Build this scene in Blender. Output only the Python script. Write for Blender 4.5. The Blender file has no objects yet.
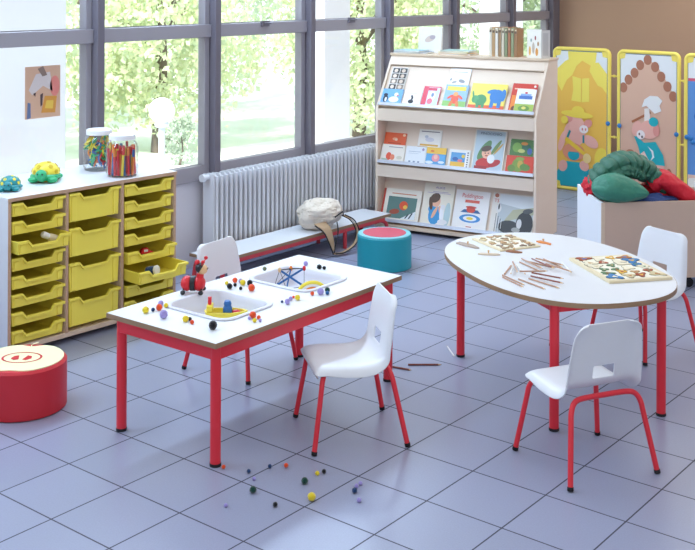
import bpy, bmesh, math, random
from mathutils import Vector, Matrix, noise
R = math.radians
PI = math.pi
col = bpy.context.scene.collection
random.seed(7)
TILE = 1/3

# ------------------------------------------------------------------ materials
def lin(c):
    if isinstance(c, str):
        c = c.lstrip('#'); c = [int(c[i:i+2], 16)/255 for i in (0, 2, 4)]
    return tuple((x/12.92 if x <= .04045 else ((x+.055)/1.055)**2.4) for x in c[:3]) + (1.0,)

def mat(name, c, rough=.5, spec=.5, bump=0, bscale=200, var=0, vscale=8, metal=0, trans=0, coat=0, sheen=0, bdist=.002):
    m = bpy.data.materials.new(name); m.use_nodes = True
    nt = m.node_tree; b = nt.nodes['Principled BSDF']
    b.inputs['Roughness'].default_value = rough
    b.inputs['Specular IOR Level'].default_value = spec
    b.inputs['Metallic'].default_value = metal
    if coat: b.inputs['Coat Weight'].default_value = coat
    if sheen: b.inputs['Sheen Weight'].default_value = sheen
    b.inputs['Base Color'].default_value = lin(c)
    tc = None
    if var or bump:
        tc = nt.nodes.new('ShaderNodeTexCoord')
    if var:
        n = nt.nodes.new('ShaderNodeTexNoise'); n.inputs['Scale'].default_value = vscale
        n.inputs['Detail'].default_value = 4
        nt.links.new(tc.outputs['Object'], n.inputs['Vector'])
        hs = nt.nodes.new('ShaderNodeHueSaturation'); hs.inputs['Color'].default_value = lin(c)
        mr = nt.nodes.new('ShaderNodeMapRange')
        mr.inputs['To Min'].default_value = 1-var; mr.inputs['To Max'].default_value = 1+var
        nt.links.new(n.outputs['Fac'], mr.inputs['Value'])
        nt.links.new(mr.outputs['Result'], hs.inputs['Value'])
        nt.links.new(hs.outputs['Color'], b.inputs['Base Color'])
    if bump:
        n2 = nt.nodes.new('ShaderNodeTexNoise'); n2.inputs['Scale'].default_value = bscale
        nt.links.new(tc.outputs['Object'], n2.inputs['Vector'])
        bp = nt.nodes.new('ShaderNodeBump'); bp.inputs['Strength'].default_value = bump
        bp.inputs['Distance'].default_value = bdist
        nt.links.new(n2.outputs['Fac'], bp.inputs['Height'])
        nt.links.new(bp.outputs['Normal'], b.inputs['Normal'])
    return m

def wood(name, c1, c2, rough=.5, scale=6, stretch=(1, 1, 12)):
    m = mat(name, c1, rough); nt = m.node_tree; b = nt.nodes['Principled BSDF']
    tc = nt.nodes.new('ShaderNodeTexCoord'); mp = nt.nodes.new('ShaderNodeMapping')
    mp.inputs['Scale'].default_value = stretch
    n = nt.nodes.new('ShaderNodeTexNoise'); n.inputs['Scale'].default_value = scale; n.inputs['Detail'].default_value = 5
    cr = nt.nodes.new('ShaderNodeMix'); cr.data_type = 'RGBA'
    nt.links.new(tc.outputs['Object'], mp.inputs['Vector']); nt.links.new(mp.outputs['Vector'], n.inputs['Vector'])
    nt.links.new(n.outputs['Fac'], cr.inputs[0])
    cr.inputs[6].default_value = lin(c1); cr.inputs[7].default_value = lin(c2)
    nt.links.new(cr.outputs[2], b.inputs['Base Color'])
    return m

def painted(name, rough=.45, spec=.5):
    m = bpy.data.materials.new(name); m.use_nodes = True
    nt = m.node_tree; b = nt.nodes['Principled BSDF']
    a = nt.nodes.new('ShaderNodeAttribute'); a.attribute_name = 'Col'
    nt.links.new(a.outputs['Color'], b.inputs['Base Color'])
    b.inputs['Roughness'].default_value = rough; b.inputs['Specular IOR Level'].default_value = spec
    return m

def thin_glass(name, tint=(1, 1, 1), refl=.06):
    m = bpy.data.materials.new(name); m.use_nodes = True
    nt = m.node_tree; nt.nodes.clear()
    o = nt.nodes.new('ShaderNodeOutputMaterial'); t = nt.nodes.new('ShaderNodeBsdfTransparent')
    g = nt.nodes.new('ShaderNodeBsdfGlossy'); g.inputs['Roughness'].default_value = .02
    t.inputs['Color'].default_value = (*tint, 1)
    lw = nt.nodes.new('ShaderNodeLayerWeight'); lw.inputs['Blend'].default_value = .12
    mu = nt.nodes.new('ShaderNodeMath'); mu.operation = 'MULTIPLY_ADD'
    mu.inputs[1].default_value = .5; mu.inputs[2].default_value = refl*.5
    mx = nt.nodes.new('ShaderNodeMixShader')
    nt.links.new(lw.outputs['Fresnel'], mu.inputs[0]); nt.links.new(mu.outputs[0], mx.inputs[0])
    nt.links.new(t.outputs[0], mx.inputs[1]); nt.links.new(g.outputs[0], mx.inputs[2])
    nt.links.new(mx.outputs[0], o.inputs[0])
    return m

M = {}
M['paint'] = painted('painted_print', .4)
M['paint_matte'] = painted('painted_matte', .7, .3)
M['white_lam'] = mat('white_laminate', '#e4e7ec', .35, .4)
M['edge'] = wood('beech_edge', '#a98a6a', '#8d6f52', .5)
M['beech'] = wood('pale_beech', '#e6d2bb', '#d9c2a8', .5, 4, (1, 1, 8))
M['cream_panel'] = wood('cream_board', '#ecdccb', '#e5d2bf', .5, 3, (1, 1, 4))
M['cab_edge'] = wood('cabinet_edging', '#cfae90', '#bd9a7c', .5)
M['cab_in'] = mat('cabinet_inside', '#8c6f58', .7)
M['red'] = mat('red_enamel', '#e8323f', .35, .5)
M['red_bench'] = mat('bench_red_enamel', '#d5414a', .4)
M['black'] = mat('black_rubber', '#15151a', .6)
M['chair'] = mat('white_polypropylene', '#e6e9ee', .38, .5, bump=.08, bscale=300)
M['basin'] = mat('basin_plastic', '#dcdde8', .4, .5)
M['tray'] = mat('yellow_tray_plastic', '#ffee5c', .42, .5)
M['frame'] = mat('window_frame_paint', '#a19da5', .45)  # grey lightened: washed-out window glare is put into the colour
M['frame_dark'] = mat('window_frame_dark', '#75707b', .5)  # darker posts, also lightened to carry the window glare
M['glass'] = thin_glass('window_glass')
M['jar_glass'] = thin_glass('jar_glass', (.97, .98, .98), .14)
M['rad'] = mat('radiator_enamel', '#dddfe4', .4)
M['wall_low'] = mat('low_wall_paint', '#d9d7de', .7)
M['wall'] = mat('wall_paint', '#e4e2e0', .8, var=.02)
M['brown'] = mat('brown_wall_paint', '#b3927a', .8, var=.03, vscale=1.5)
M['ceil'] = mat('ceiling_paint', '#f0efec', .9)
M['metal'] = mat('grey_metal', '#c4c7d2', .35, metal=.2)
M['teal'] = mat('teal_vinyl', '#1897a6', .45, bump=.15, bscale=120)
M['teal_light'] = mat('pale_teal_piping', '#86cfd8', .45)
M['pink'] = mat('pink_vinyl', '#cf5266', .5, var=.08, vscale=25)
M['stool_red'] = mat('red_vinyl', '#cf2733', .5, bump=.1, bscale=120)
M['apple_cream'] = mat('cream_vinyl', '#f2efc0', .5)
M['canvas'] = mat('canvas', '#e4d9ca', .85, .2, bump=.9, bscale=14, bdist=.03, var=.06, vscale=6)
M['canvas_tan'] = mat('tan_canvas', '#bb9f80', .85, .2, bump=.5, bscale=400)
M['strap_dark'] = mat('dark_webbing', '#2a2a2e', .8)
M['green_quilt'] = mat('green_nylon', '#3b6f5c', .5, .4, bump=.5, bscale=40, var=.12, vscale=12)
M['green_plain'] = mat('sea_green_nylon', '#3d8670', .45, .4, bump=.7, bscale=16, bdist=.02, var=.08)
M['red_cloth'] = mat('red_nylon', '#d21f32', .55, .4, bump=.8, bscale=14, bdist=.03, var=.08)
M['blue_cloth'] = mat('blue_nylon', '#27457f', .6, bump=.4, bscale=40)
M['screen_yellow'] = mat('yellow_tube_plastic', '#f6e46c', .4)
M['blue_knob'] = mat('blue_knob_plastic', '#2f7fc6', .4)
M['bin_panel'] = mat('taupe_board', '#d3b8a4', .55, var=.02)
M['bin_white'] = mat('white_board', '#eceef2', .5)
M['puz_wood'] = wood('puzzle_plywood', '#efe2c2', '#e2d1aa', .5)
M['pencil'] = wood('bare_pencil_wood', '#c9a084', '#a9806a', .5, 30)
M['pencil_red'] = mat('brown_red_pencil', '#8a4a3c', .45)
M['pencil_white'] = mat('white_pencil', '#ececea', .45)
M['ext_col'] = mat('white_render', '#eef3f8', .8)
M['leaf1'] = mat('leaf_light', '#d3e0c2', .6, .3, var=.25, vscale=2)  # all three leaf colours paled to stand in for bright outdoor haze
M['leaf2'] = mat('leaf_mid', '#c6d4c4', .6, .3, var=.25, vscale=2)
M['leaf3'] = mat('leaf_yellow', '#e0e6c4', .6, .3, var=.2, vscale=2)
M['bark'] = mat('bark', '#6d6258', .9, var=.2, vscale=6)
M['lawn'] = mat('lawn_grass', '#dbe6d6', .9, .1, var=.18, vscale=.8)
M['path'] = mat('pale_gravel', '#ececec', .9, .1, var=.05)
M['globe'] = mat('opal_globe', '#f4f4f6', .3)
for k, c in dict(orange='#f2562a', navy='#20406e', lilac='#a79ad8', green='#0e4236', black='#15171c', yellow='#f3d935', blue='#1d5f9e', olive='#7c8468').items():
    M['pom_'+k] = mat('pompom_'+k, c, .95, .1, bump=1, bscale=500, sheen=.5)
def simple(k, c, r=.4):
    M[k] = mat(k, c, r)
simple('toy_red', '#d8202c'); simple('toy_wood', '#dfb988', .5); simple('toy_black', '#1c1e24'); simple('toy_yellow', '#f1dc48')
simple('toy_blue', '#2868ac'); simple('toy_green', '#2fae72'); simple('toy_orange', '#f08a2c'); simple('toy_teal', '#1f8d92')
simple('lid_white', '#f2f3f5'); simple('toy_white', '#eceae4')

# foliage lets some light through
for k in ('leaf1', 'leaf2', 'leaf3'):
    nt = M[k].node_tree; b = nt.nodes['Principled BSDF']; o = nt.nodes['Material Output']
    tr = nt.nodes.new('ShaderNodeBsdfTranslucent'); mx = nt.nodes.new('ShaderNodeMixShader'); mx.inputs[0].default_value = .45
    src = b.inputs['Base Color'].links[0].from_socket
    nt.links.new(src, tr.inputs['Color'])
    nt.links.new(b.outputs[0], mx.inputs[1]); nt.links.new(tr.outputs[0], mx.inputs[2]); nt.links.new(mx.outputs[0], o.inputs[0])

def floor_material():
    m = mat('ceramic_floor_tiles', '#8f98b4', .3); nt = m.node_tree; b = nt.nodes['Principled BSDF']
    g = nt.nodes.new('ShaderNodeNewGeometry'); sx = nt.nodes.new('ShaderNodeSeparateXYZ')
    nt.links.new(g.outputs['Position'], sx.inputs[0])
    def M_(op, a, bb=None):
        n = nt.nodes.new('ShaderNodeMath'); n.operation = op
        for i, v in enumerate((a, bb)):
            if v is None: continue
            if isinstance(v, (int, float)): n.inputs[i].default_value = v
            else: nt.links.new(v, n.inputs[i])
        return n.outputs[0]
    px = M_('PINGPONG', sx.outputs[0], TILE/2); py = M_('PINGPONG', sx.outputs[1], TILE/2)
    dmin = M_('MINIMUM', px, py)
    grout = M_('LESS_THAN', dmin, .0031)
    fx = M_('FLOOR', M_('DIVIDE', sx.outputs[0], TILE)); fy = M_('FLOOR', M_('DIVIDE', sx.outputs[1], TILE))
    cb = nt.nodes.new('ShaderNodeCombineXYZ'); nt.links.new(fx, cb.inputs[0]); nt.links.new(fy, cb.inputs[1])
    wn = nt.nodes.new('ShaderNodeTexWhiteNoise'); nt.links.new(cb.outputs[0], wn.inputs['Vector'])
    n = nt.nodes.new('ShaderNodeTexNoise'); n.inputs['Scale'].default_value = 160; n.inputs['Detail'].default_value = 2
    nt.links.new(g.outputs['Position'], n.inputs['Vector'])
    v = M_('ADD', M_('MULTIPLY', wn.outputs['Value'], .07), M_('MULTIPLY', n.outputs['Fac'], .22))
    v = M_('ADD', v, .86)
    hs = nt.nodes.new('ShaderNodeHueSaturation'); hs.inputs['Color'].default_value = lin(FLOOR_COL)
    nt.links.new(v, hs.inputs['Value'])
    mx = nt.nodes.new('ShaderNodeMix'); mx.data_type = 'RGBA'
    nt.links.new(grout, mx.inputs[0]); nt.links.new(hs.outputs[0], mx.inputs[6]); mx.inputs[7].default_value = lin('#454552')
    nt.links.new(mx.outputs[2], b.inputs['Base Color'])
    rr = M_('ADD', M_('MULTIPLY', grout, .5), .30); nt.links.new(rr, b.inputs['Roughness'])
    bp = nt.nodes.new('ShaderNodeBump'); bp.inputs['Strength'].default_value = .25; bp.inputs['Distance'].default_value = .001
    nt.links.new(n.outputs['Fac'], bp.inputs['Height']); nt.links.new(bp.outputs['Normal'], b.inputs['Normal'])
    return m
FLOOR_COL = '#999fb8'
M['floor'] = floor_material()

# ------------------------------------------------------------------ mesh helper
class MB:
    def __init__(s): s.v = []; s.f = []; s.m = []; s.c = []; s.sm = []; s.T = Matrix(); s.col = (.8, .8, .8, 1); s.mi = 0; s.smooth = True
    def at(s, T): s.T = T; return s
    def color(s, c): s.col = lin(c); return s
    def add(s, vs, fs, smooth=None):
        o = len(s.v); s.v += [tuple(s.T @ Vector(p)) for p in vs]
        for f in fs:
            s.f.append([o+i for i in f]); s.m.append(s.mi); s.c.append(s.col); s.sm.append(s.smooth if smooth is None else smooth)
        return s
    def box(s, x0, y0, z0, x1, y1, z1):
        vs = [(x, y, z) for z in (z0, z1) for y in (y0, y1) for x in (x0, x1)]
        return s.add(vs, [(0, 2, 3, 1), (4, 5, 7, 6), (0, 1, 5, 4), (2, 6, 7, 3), (0, 4, 6, 2), (1, 3, 7, 5)], False)
    def prism(s, pts, z0, z1, axis='z'):
        n = len(pts)
        def P(a, b, h): return {'z': (a, b, h), 'y': (a, h, b), 'x': (h, a, b)}[axis]
        vs = [P(a, b, z0) for a, b in pts] + [P(a, b, z1) for a, b in pts]
        fs = [tuple(range(n-1, -1, -1)), tuple(range(n, 2*n))] + [(i, (i+1) % n, n+(i+1) % n, n+i) for i in range(n)]
        return s.add(vs, fs)
    def poly(s, pts, z=0):
        return s.add([(a, b, z) for a, b in pts], [tuple(range(len(pts)))], False)
    def tube(s, path, r, seg=12, closed=False, caps=True):
        P = [Vector(p) for p in path]; n = len(P); vs = []; fs = []
        rr = r if isinstance(r, (list, tuple)) else [r]*n
        up = None
        for i, p in enumerate(P):
            if closed: t = (P[(i+1) % n]-P[i-1]).normalized()
            else: t = (P[min(i+1, n-1)]-P[max(i-1, 0)]).normalized()
            if up is None:
                up = Vector((0, 0, 1)) if abs(t.z) < .9 else Vector((1, 0, 0))
            a = (up - t*up.dot(t)).normalized(); up = a; b = t.cross(a)
            for k in range(seg):
                an = 2*PI*k/seg; vs.append(tuple(p + (a*math.cos(an)+b*math.sin(an))*rr[i]))
        m = n if closed else n-1
        for i in range(m):
            j = (i+1) % n
            for k in range(seg):
                l = (k+1) % seg; fs.append((i*seg+k, i*seg+l, j*seg+l, j*seg+k))
        s.add(vs, fs, True)
        if caps and not closed:
            o = len(s.v)-len(vs)
            for f in (tuple(range(seg-1, -1, -1)), tuple(range((n-1)*seg, n*seg))):
                s.f.append([o+i for i in f]); s.m.append(s.mi); s.c.append(s.col); s.sm.append(False)
        return s
    def strip(s, path, wdir, w, t=.003):
        """flat webbing along a path"""
        P = [Vector(p) for p in path]; n = len(P); vs = []; fs = []
        for i, p in enumerate(P):
            tg = (P[min(i+1, n-1)]-P[max(i-1, 0)]).normalized()
            wd = Vector(wdir(i/(n-1)) if callable(wdir) else wdir).normalized(); nn = tg.cross(wd).normalized()
            ww = w(i/(n-1)) if callable(w) else w
            for a, b in ((-1, -1), (1, -1), (1, 1), (-1, 1)):
                vs.append(tuple(p + wd*a*ww/2 + nn*b*t/2))
        for i in range(n-1):
            for k in range(4):
                l = (k+1) % 4; fs.append((i*4+k, i*4+l, i*4+4+l, i*4+4+k))
        fs += [(3, 2, 1, 0), tuple(range(n*4-4, n*4))]
        return s.add(vs, fs, True)
    def lathe(s, prof, seg=32, cx=0, cy=0, sx=1, sy=1):
        n = len(prof); vs = []; fs = []
        for r, z in prof:
            for k in range(seg):
                a = 2*PI*k/seg; vs.append((cx+r*sx*math.cos(a), cy+r*sy*math.sin(a), z))
        for i in range(n-1):
            for k in range(seg):
                l = (k+1) % seg; fs.append((i*seg+k, i*seg+l, (i+1)*seg+l, (i+1)*seg+k))
        if prof[0][0] > 1e-5: fs.append(tuple(range(seg-1, -1, -1)))
        if prof[-1][0] > 1e-5: fs.append(tuple(range((n-1)*seg, n*seg)))
        return s.add(vs, fs)
    def ball(s, c, r, seg=16, rings=10, sc=(1, 1, 1), fn=None):
        vs = []; fs = []
        for i in range(rings+1):
            t = PI*i/rings
            for k in range(seg):
                a = 2*PI*k/seg; d = Vector((math.sin(t)*math.cos(a), math.sin(t)*math.sin(a), math.cos(t)))
                q = fn(d) if fn else 1
                vs.append((c[0]+d.x*r*sc[0]*q, c[1]+d.y*r*sc[1]*q, c[2]+d.z*r*sc[2]*q))
        for i in range(rings):
            for k in range(seg):
                l = (k+1) % seg; fs.append((i*seg+k, (i+1)*seg+k, (i+1)*seg+l, i*seg+l))
        return s.add(vs, fs, True)
    def loft(s, loops, cap0=False, cap1=True):
        n = len(loops[0]); vs = [p for l in loops for p in l]; fs = []
        for i in range(len(loops)-1):
            for k in range(n):
                l = (k+1) % n; fs.append((i*n+k, i*n+l, (i+1)*n+l, (i+1)*n+k))
        if cap0: fs.append(tuple(range(n-1, -1, -1)))
        if cap1: fs.append(tuple(range((len(loops)-1)*n, len(loops)*n)))
        return s.add(vs, fs, True)
    def build(s, name, mats, parent=None, bevel=0, angle=40, merge=True, subsurf=0, solid=0, kind=None):
        me = bpy.data.meshes.new(name); me.from_pydata(s.v, [], s.f)
        if not isinstance(mats, (list, tuple)): mats = [mats]
        for m in mats: me.materials.append(m)
        for p, mi, sm in zip(me.polygons, s.m, s.sm): p.material_index = mi; p.use_smooth = sm
        at = me.color_attributes.new('Col', 'FLOAT_COLOR', 'CORNER')
        for p, c in zip(me.polygons, s.c):
            for li in p.loop_indices: at.data[li].color = c
        bm = bmesh.new(); bm.from_mesh(me)
        if merge: bmesh.ops.remove_doubles(bm, verts=bm.verts, dist=1e-6)
        if merge: bmesh.ops.recalc_face_normals(bm, faces=bm.faces)
        bm.to_mesh(me); bm.free()
        if not subsurf and not solid: me.set_sharp_from_angle(angle=R(angle))
        o = bpy.data.objects.new(name, me); col.objects.link(o)
        if parent: o.parent = parent
        if solid:
            md = o.modifiers.new('thickness', 'SOLIDIFY'); md.thickness = solid; md.offset = 0
        if subsurf:
            md = o.modifiers.new('subdivision', 'SUBSURF'); md.levels = md.render_levels = subsurf
        if bevel:
            md = o.modifiers.new('bevel', 'BEVEL'); md.width = bevel; md.segments = 2; md.limit_method = 'ANGLE'; md.angle_limit = R(50)
        if kind: o['kind'] = kind
        return o

def tag(o, label=None, cat=None, group=None, kind=None):
    for k, v in (('label', label), ('category', cat), ('group', group), ('kind', kind)):
        if v: o[k] = v
    return o
def thing(name, label, cat, loc=(0, 0, 0), rz=0, group=None, matrix=None):
    o = bpy.data.objects.new(name, None); col.objects.link(o); o.empty_display_size = .05
    if matrix is not None: o.matrix_world = matrix
    else: o.location = loc; o.rotation_euler = (0, 0, rz)
    return tag(o, label, cat, group)
def copy_tree(o, parent=None):
    c = o.copy(); col.objects.link(c); c.parent = parent
    for ch in [x for x in o.children]: copy_tree(ch, c)
    return c
def smooth_path(pts, n=6):
    """Catmull-Rom through points"""
    P = [Vector(p) for p in pts]; P = [P[0]*2-P[1]] + P + [P[-1]*2-P[-2]]; out = []
    for i in range(1, len(P)-2):
        for k in range(n):
            t = k/n; a, b, c, d = P[i-1], P[i], P[i+1], P[i+2]
            out.append(.5*((2*b)+(c-a)*t+(2*a-5*b+4*c-d)*t*t+(3*b-a-3*c+d)*t**3))
    out.append(P[-2]); return [tuple(p) for p in out]
def rrect(hx, hy, r, n=6, z=0, cx=0, cy=0):
    pts = []
    for sx, sy, a0 in ((1, 1, 0), (-1, 1, 90), (-1, -1, 180), (1, -1, 270)):
        for k in range(n+1):
            a = R(a0+90*k/n); pts.append((cx+sx*(hx-r)+r*math.cos(a), cy+sy*(hy-r)+r*math.sin(a), z))
    return pts
def text_part(name, body, size, m, parent, loc=(0, 0, 0), sx=1, align='CENTER', matrix=None, shear=0, bold=0):
    cu = bpy.data.curves.new(name, 'FONT'); cu.body = body; cu.size = size; cu.align_x = align; cu.align_y = 'CENTER'
    cu.resolution_u = 3; cu.shear = shear; cu.offset = bold
    t = bpy.data.objects.new(name, cu); col.objects.link(t)
    dg = bpy.context.evaluated_depsgraph_get()
    me = bpy.data.meshes.new_from_object(t.evaluated_get(dg)); bpy.data.objects.remove(t)
    me.materials.clear(); me.materials.append(m)
    o = bpy.data.objects.new(name, me); col.objects.link(o); o.parent = parent; o.location = loc; o.scale = (sx, 1, 1)
    return o
# ------------------------------------------------------------------ room shell
WX = -2.90          # window plane
Y0, Y1 = -5.0, 7.36 # near wall, brown wall
XR = 4.4
mb = MB(); mb.box(WX-.06, Y0, -.12, XR, Y1, 0); mb.build('floor', M['floor'], kind='structure')
mb = MB(); mb.box(WX-.06, Y0, 2.8, XR, Y1, 2.9); mb.build('ceiling', M['ceil'], kind='structure')
mb = MB(); mb.box(WX-.05, Y1, 0, XR, Y1+.12, 2.8); mb.build('wall_back', M['brown'], kind='structure')
mb = MB(); mb.box(WX-.05, Y0-.12, 0, XR, Y0, 2.8); mb.build('wall_front', M['wall'], kind='structure')
mb = MB(); mb.box(XR, Y0, 0, XR+.12, Y1, 2.8); mb.build('wall_right', M['wall'], kind='structure')
ZS0, ZS1, ZT0, ZT1, ZH = .60, .70, 1.60, 1.69, 2.62
mb = MB(); mb.box(WX-.05, Y0, -.0, WX+.01, Y1, .60); mb.box(WX-.05, Y0, ZH, WX+.03, Y1, 2.8)
mb.build('wall_left', M['wall_low'], kind='structure')
MOD = 1.03; P0 = 1.245
n0 = -5
k = 0
posts = [P0+MOD*i for i in range(n0, 6)]
for i, y in enumerate(posts):
    mb = MB(); mb.box(WX-.05, y, 0, WX+.10, y+.055, 2.8)
    mb.build('trim_%d' % (i+1), M['frame_dark'], kind='structure', bevel=.003)
mb = MB(); mb.box(WX-.05, Y1-.14, 0, WX+.10, Y1, 2.8); mb.build('trim_%d' % (len(posts)+1), M['frame_dark'], kind='structure')
edges = [(posts[i]+.055, posts[i+1]) for i in range(len(posts)-1)] + [(posts[-1]+.055, Y1-.14)]
for i, (a, b) in enumerate(edges):
    fr = MB(); s_ = .045; d0, d1 = WX-.03, WX+.04
    fr.box(d0, a, ZS0, d1, b, ZS1)                       # bottom rail
    fr.box(d0, a, ZT0, d1+.02, b, ZT1)                   # transom
    fr.box(d0, a, ZH-.07, d1, b, ZH)
    for y in (a, b-s_):
        fr.box(d0, y, ZS1, d1, y+s_, ZT0); fr.box(d0, y, ZT1, d1, y+s_, ZH-.07)
    w = fr.build('window_%d' % (i+1), M['frame'], kind='structure', bevel=.004)
    for z0, z1, nm in ((ZS1, ZT0, 'lower_pane'), (ZT1, ZH-.07, 'upper_pane')):
        g = MB(); g.box(WX-.004, a+s_, z0, WX+.002, b-s_, z1); g.build(nm, M['glass'], w)
    if i in (6, 7):
        h = MB(); h.box(WX+.06, (a+b)/2-.04, ZT1-.03, WX+.075, (a+b)/2+.04, ZT1+.012); h.tube([(WX+.08, (a+b)/2-.02, ZT1-.005), (WX+.10, (a+b)/2+.03, ZT1-.005)], .006)
        h.build('handle', M['frame_dark'], w)
# white ledge line behind the radiator bay and beyond the storage unit
# ------------------------------------------------------------------ outdoors
GZ = -1.5
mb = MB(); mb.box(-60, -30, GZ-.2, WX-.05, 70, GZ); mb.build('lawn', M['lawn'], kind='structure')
mb = MB()
pts = []
for t in range(21):
    y = -4+t*2.6; pts.append((-12.2-.25*math.sin(t*.5), y))
mb.add([(x-1.3, y, GZ+.02) for x, y in pts]+[(x+1.3, y, GZ+.02) for x, y in pts], [(i, i+1, 22+i, 21+i) for i in range(20)])
mb.build('garden_path', M['path'], kind='structure')
for i, (a, b) in enumerate(((.2, 1.61), (4.42, 4.8), (7.45, 8.0))):
    mb = MB(); mb.box(-3.85, a, GZ, -3.6, b, 3.4)
    tag(mb.build('concrete_column', M['ext_col'], bevel=.01), ['white rendered column outside behind the leftmost window with the taped painting',
        'white rendered column outside behind the window over the radiator', 'white rendered column outside behind the bookcase end of the windows'][i], 'column', 'white columns outside the windows')

# garden lamp
lx, ly = -8.45, 6.84
t = thing('garden_lamp', 'white globe garden lamp on a slim post standing on the lawn outside', 'lamp', (lx, ly, GZ))
mb = MB(); mb.tube([(0, 0, 0), (0, 0, 1.56)], .045, 14); mb.build('pole', M['metal'], t)
mb = MB(); mb.lathe([(.09, 1.52), (.10, 1.56), (.07, 1.6)], 20); mb.build('collar', M['metal'], t)
mb = MB(); mb.ball((0, 0, 1.74), .175, 24, 16); mb.build('globe', M['globe'], t)

def tree(loc, h, rad, mats, n, label, group, tr=.16, seed=1, low=.3, name='garden_tree', ls=.13):
    rn = random.Random(seed); root = thing(name, label, 'tree' if 'tree' in name else 'shrub', loc, 0, group)
    tk = MB(); pth = [(0, 0, 0), (.05, .03, h*.3), (-.05, .08, h*.6), (.02, 0, h*.9)]
    tk.tube(smooth_path(pth, 4), [tr*(1-.06*i) for i in range(13)], 10)
    for q in range(5):
        a = rn.uniform(0, 2*PI); z = h*rn.uniform(.35, .6); tk.tube(smooth_path([(0, 0, z), (math.cos(a)*rad*.35, math.sin(a)*rad*.35, z+rad*.3), (math.cos(a)*rad*.7, math.sin(a)*rad*.7, z+rad*.45)], 4), tr*.35, 7)
    tk.build('trunk', M['bark'], root)
    fo = MB(); cl = []
    for q in range(44):
        a = rn.uniform(0, 2*PI); u = rn.uniform(-1, 1); rr = rn.uniform(.45, 1)**.5
        cl.append((Vector((math.cos(a)*math.sqrt(1-u*u)*rad*rr*.8, math.sin(a)*math.sqrt(1-u*u)*rad*rr*.8, h*(low+(1-low)*.5)+u*h*(1-low)*.45*rr)), rad*rn.uniform(.22, .4)))
    for q in range(n):
        c, r_ = rn.choice(cl); d = Vector((rn.gauss(0, 1), rn.gauss(0, 1), rn.gauss(0, 1))).normalized()
        p = c+d*r_*rn.uniform(.55, 1.05); a = Vector((rn.gauss(0, 1), rn.gauss(0, 1), rn.gauss(0, .7))).normalized(); b = a.orthogonal().normalized(); k_ = ls*rn.uniform(.6, 1.3)
        b = (Matrix.Rotation(rn.uniform(0, 6.28), 3, a) @ b)
        c2 = a.cross(b)
        fo.mi = 0 if rn.random() < .7 else 1
        fo.add([tuple(p-b*k_*.5), tuple(p+c2*k_*.32), tuple(p+b*k_*.5), tuple(p-c2*k_*.32)], [(0, 1, 2, 3)], False)
    fo.build('foliage', mats, root, merge=False)
    return root
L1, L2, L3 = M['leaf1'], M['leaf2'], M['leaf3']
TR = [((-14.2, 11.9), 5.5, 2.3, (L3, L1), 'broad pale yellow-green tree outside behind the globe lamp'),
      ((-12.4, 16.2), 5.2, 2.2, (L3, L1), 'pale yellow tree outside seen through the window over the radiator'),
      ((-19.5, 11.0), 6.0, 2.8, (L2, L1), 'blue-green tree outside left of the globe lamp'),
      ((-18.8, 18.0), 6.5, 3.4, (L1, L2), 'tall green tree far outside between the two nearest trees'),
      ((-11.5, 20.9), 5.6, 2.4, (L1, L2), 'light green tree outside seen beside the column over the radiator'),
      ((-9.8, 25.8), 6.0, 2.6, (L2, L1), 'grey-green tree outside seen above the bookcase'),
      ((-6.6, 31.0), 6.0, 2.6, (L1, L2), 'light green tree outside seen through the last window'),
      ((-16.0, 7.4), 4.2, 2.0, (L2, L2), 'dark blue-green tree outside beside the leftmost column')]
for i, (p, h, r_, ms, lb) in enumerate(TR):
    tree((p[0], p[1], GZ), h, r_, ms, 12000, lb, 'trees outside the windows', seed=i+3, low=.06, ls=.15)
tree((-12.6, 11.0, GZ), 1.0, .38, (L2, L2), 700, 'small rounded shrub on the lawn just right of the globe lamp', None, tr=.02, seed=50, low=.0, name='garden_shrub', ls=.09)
tree((-9.7, 14.6, GZ), .9, .6, (L2, L1), 900, 'low green shrub by the path outside the radiator window', None, tr=.02, seed=52, low=.0, name='garden_shrub', ls=.1)

# poster
t = MB(); t.color('#d9b29a').box(WX+.006, .775, 1.16, WX+.0075, 1.03, 1.475)
def pst(pts, c, l=1):
    t.color(c); z = WX+.0075+.0006*l
    t.add([(z, .775+a*.255, 1.16+b*.315) for a, b in pts], [tuple(range(len(pts)))], False)
def ell(cx, cy, rx, ry, n=18, a0=0): return [(cx+rx*math.cos(2*PI*i/n+a0), cy+ry*math.sin(2*PI*i/n+a0)) for i in range(n)]
pst([(.1, .55), (.3, .85), (.7, .88), (.78, .5), (.5, .62), (.2, .45)], '#d9cfd0', 1)
pst([(.35, .95), (.5, 1), (.62, .82), (.48, .8)], '#8e7b74', 2); pst(ell(.84, .6, .14, .2), '#e58d86', 1)
pst([(.45, .1), (.85, .08), (.9, .4), (.55, .42)], '#d99a4c', 2); pst([(.55, .18), (.78, .16), (.8, .32), (.6, .33)], '#e8c25a', 3)
pst([(.05, .0), (.16, .02), (.15, .3), (.07, .32)], '#6d7fa8', 2); pst([(.42, .45), (.5, .48), (.48, .25), (.43, .22)], '#5b4a4f', 3)
pst([(.22, .48), (.3, .5), (.28, .42)], '#4a3d42', 3)
tag(t.build('child_painting', M['paint_matte'], merge=False), 'child painting in pinks and ochre taped to the leftmost window', 'picture')

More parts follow.
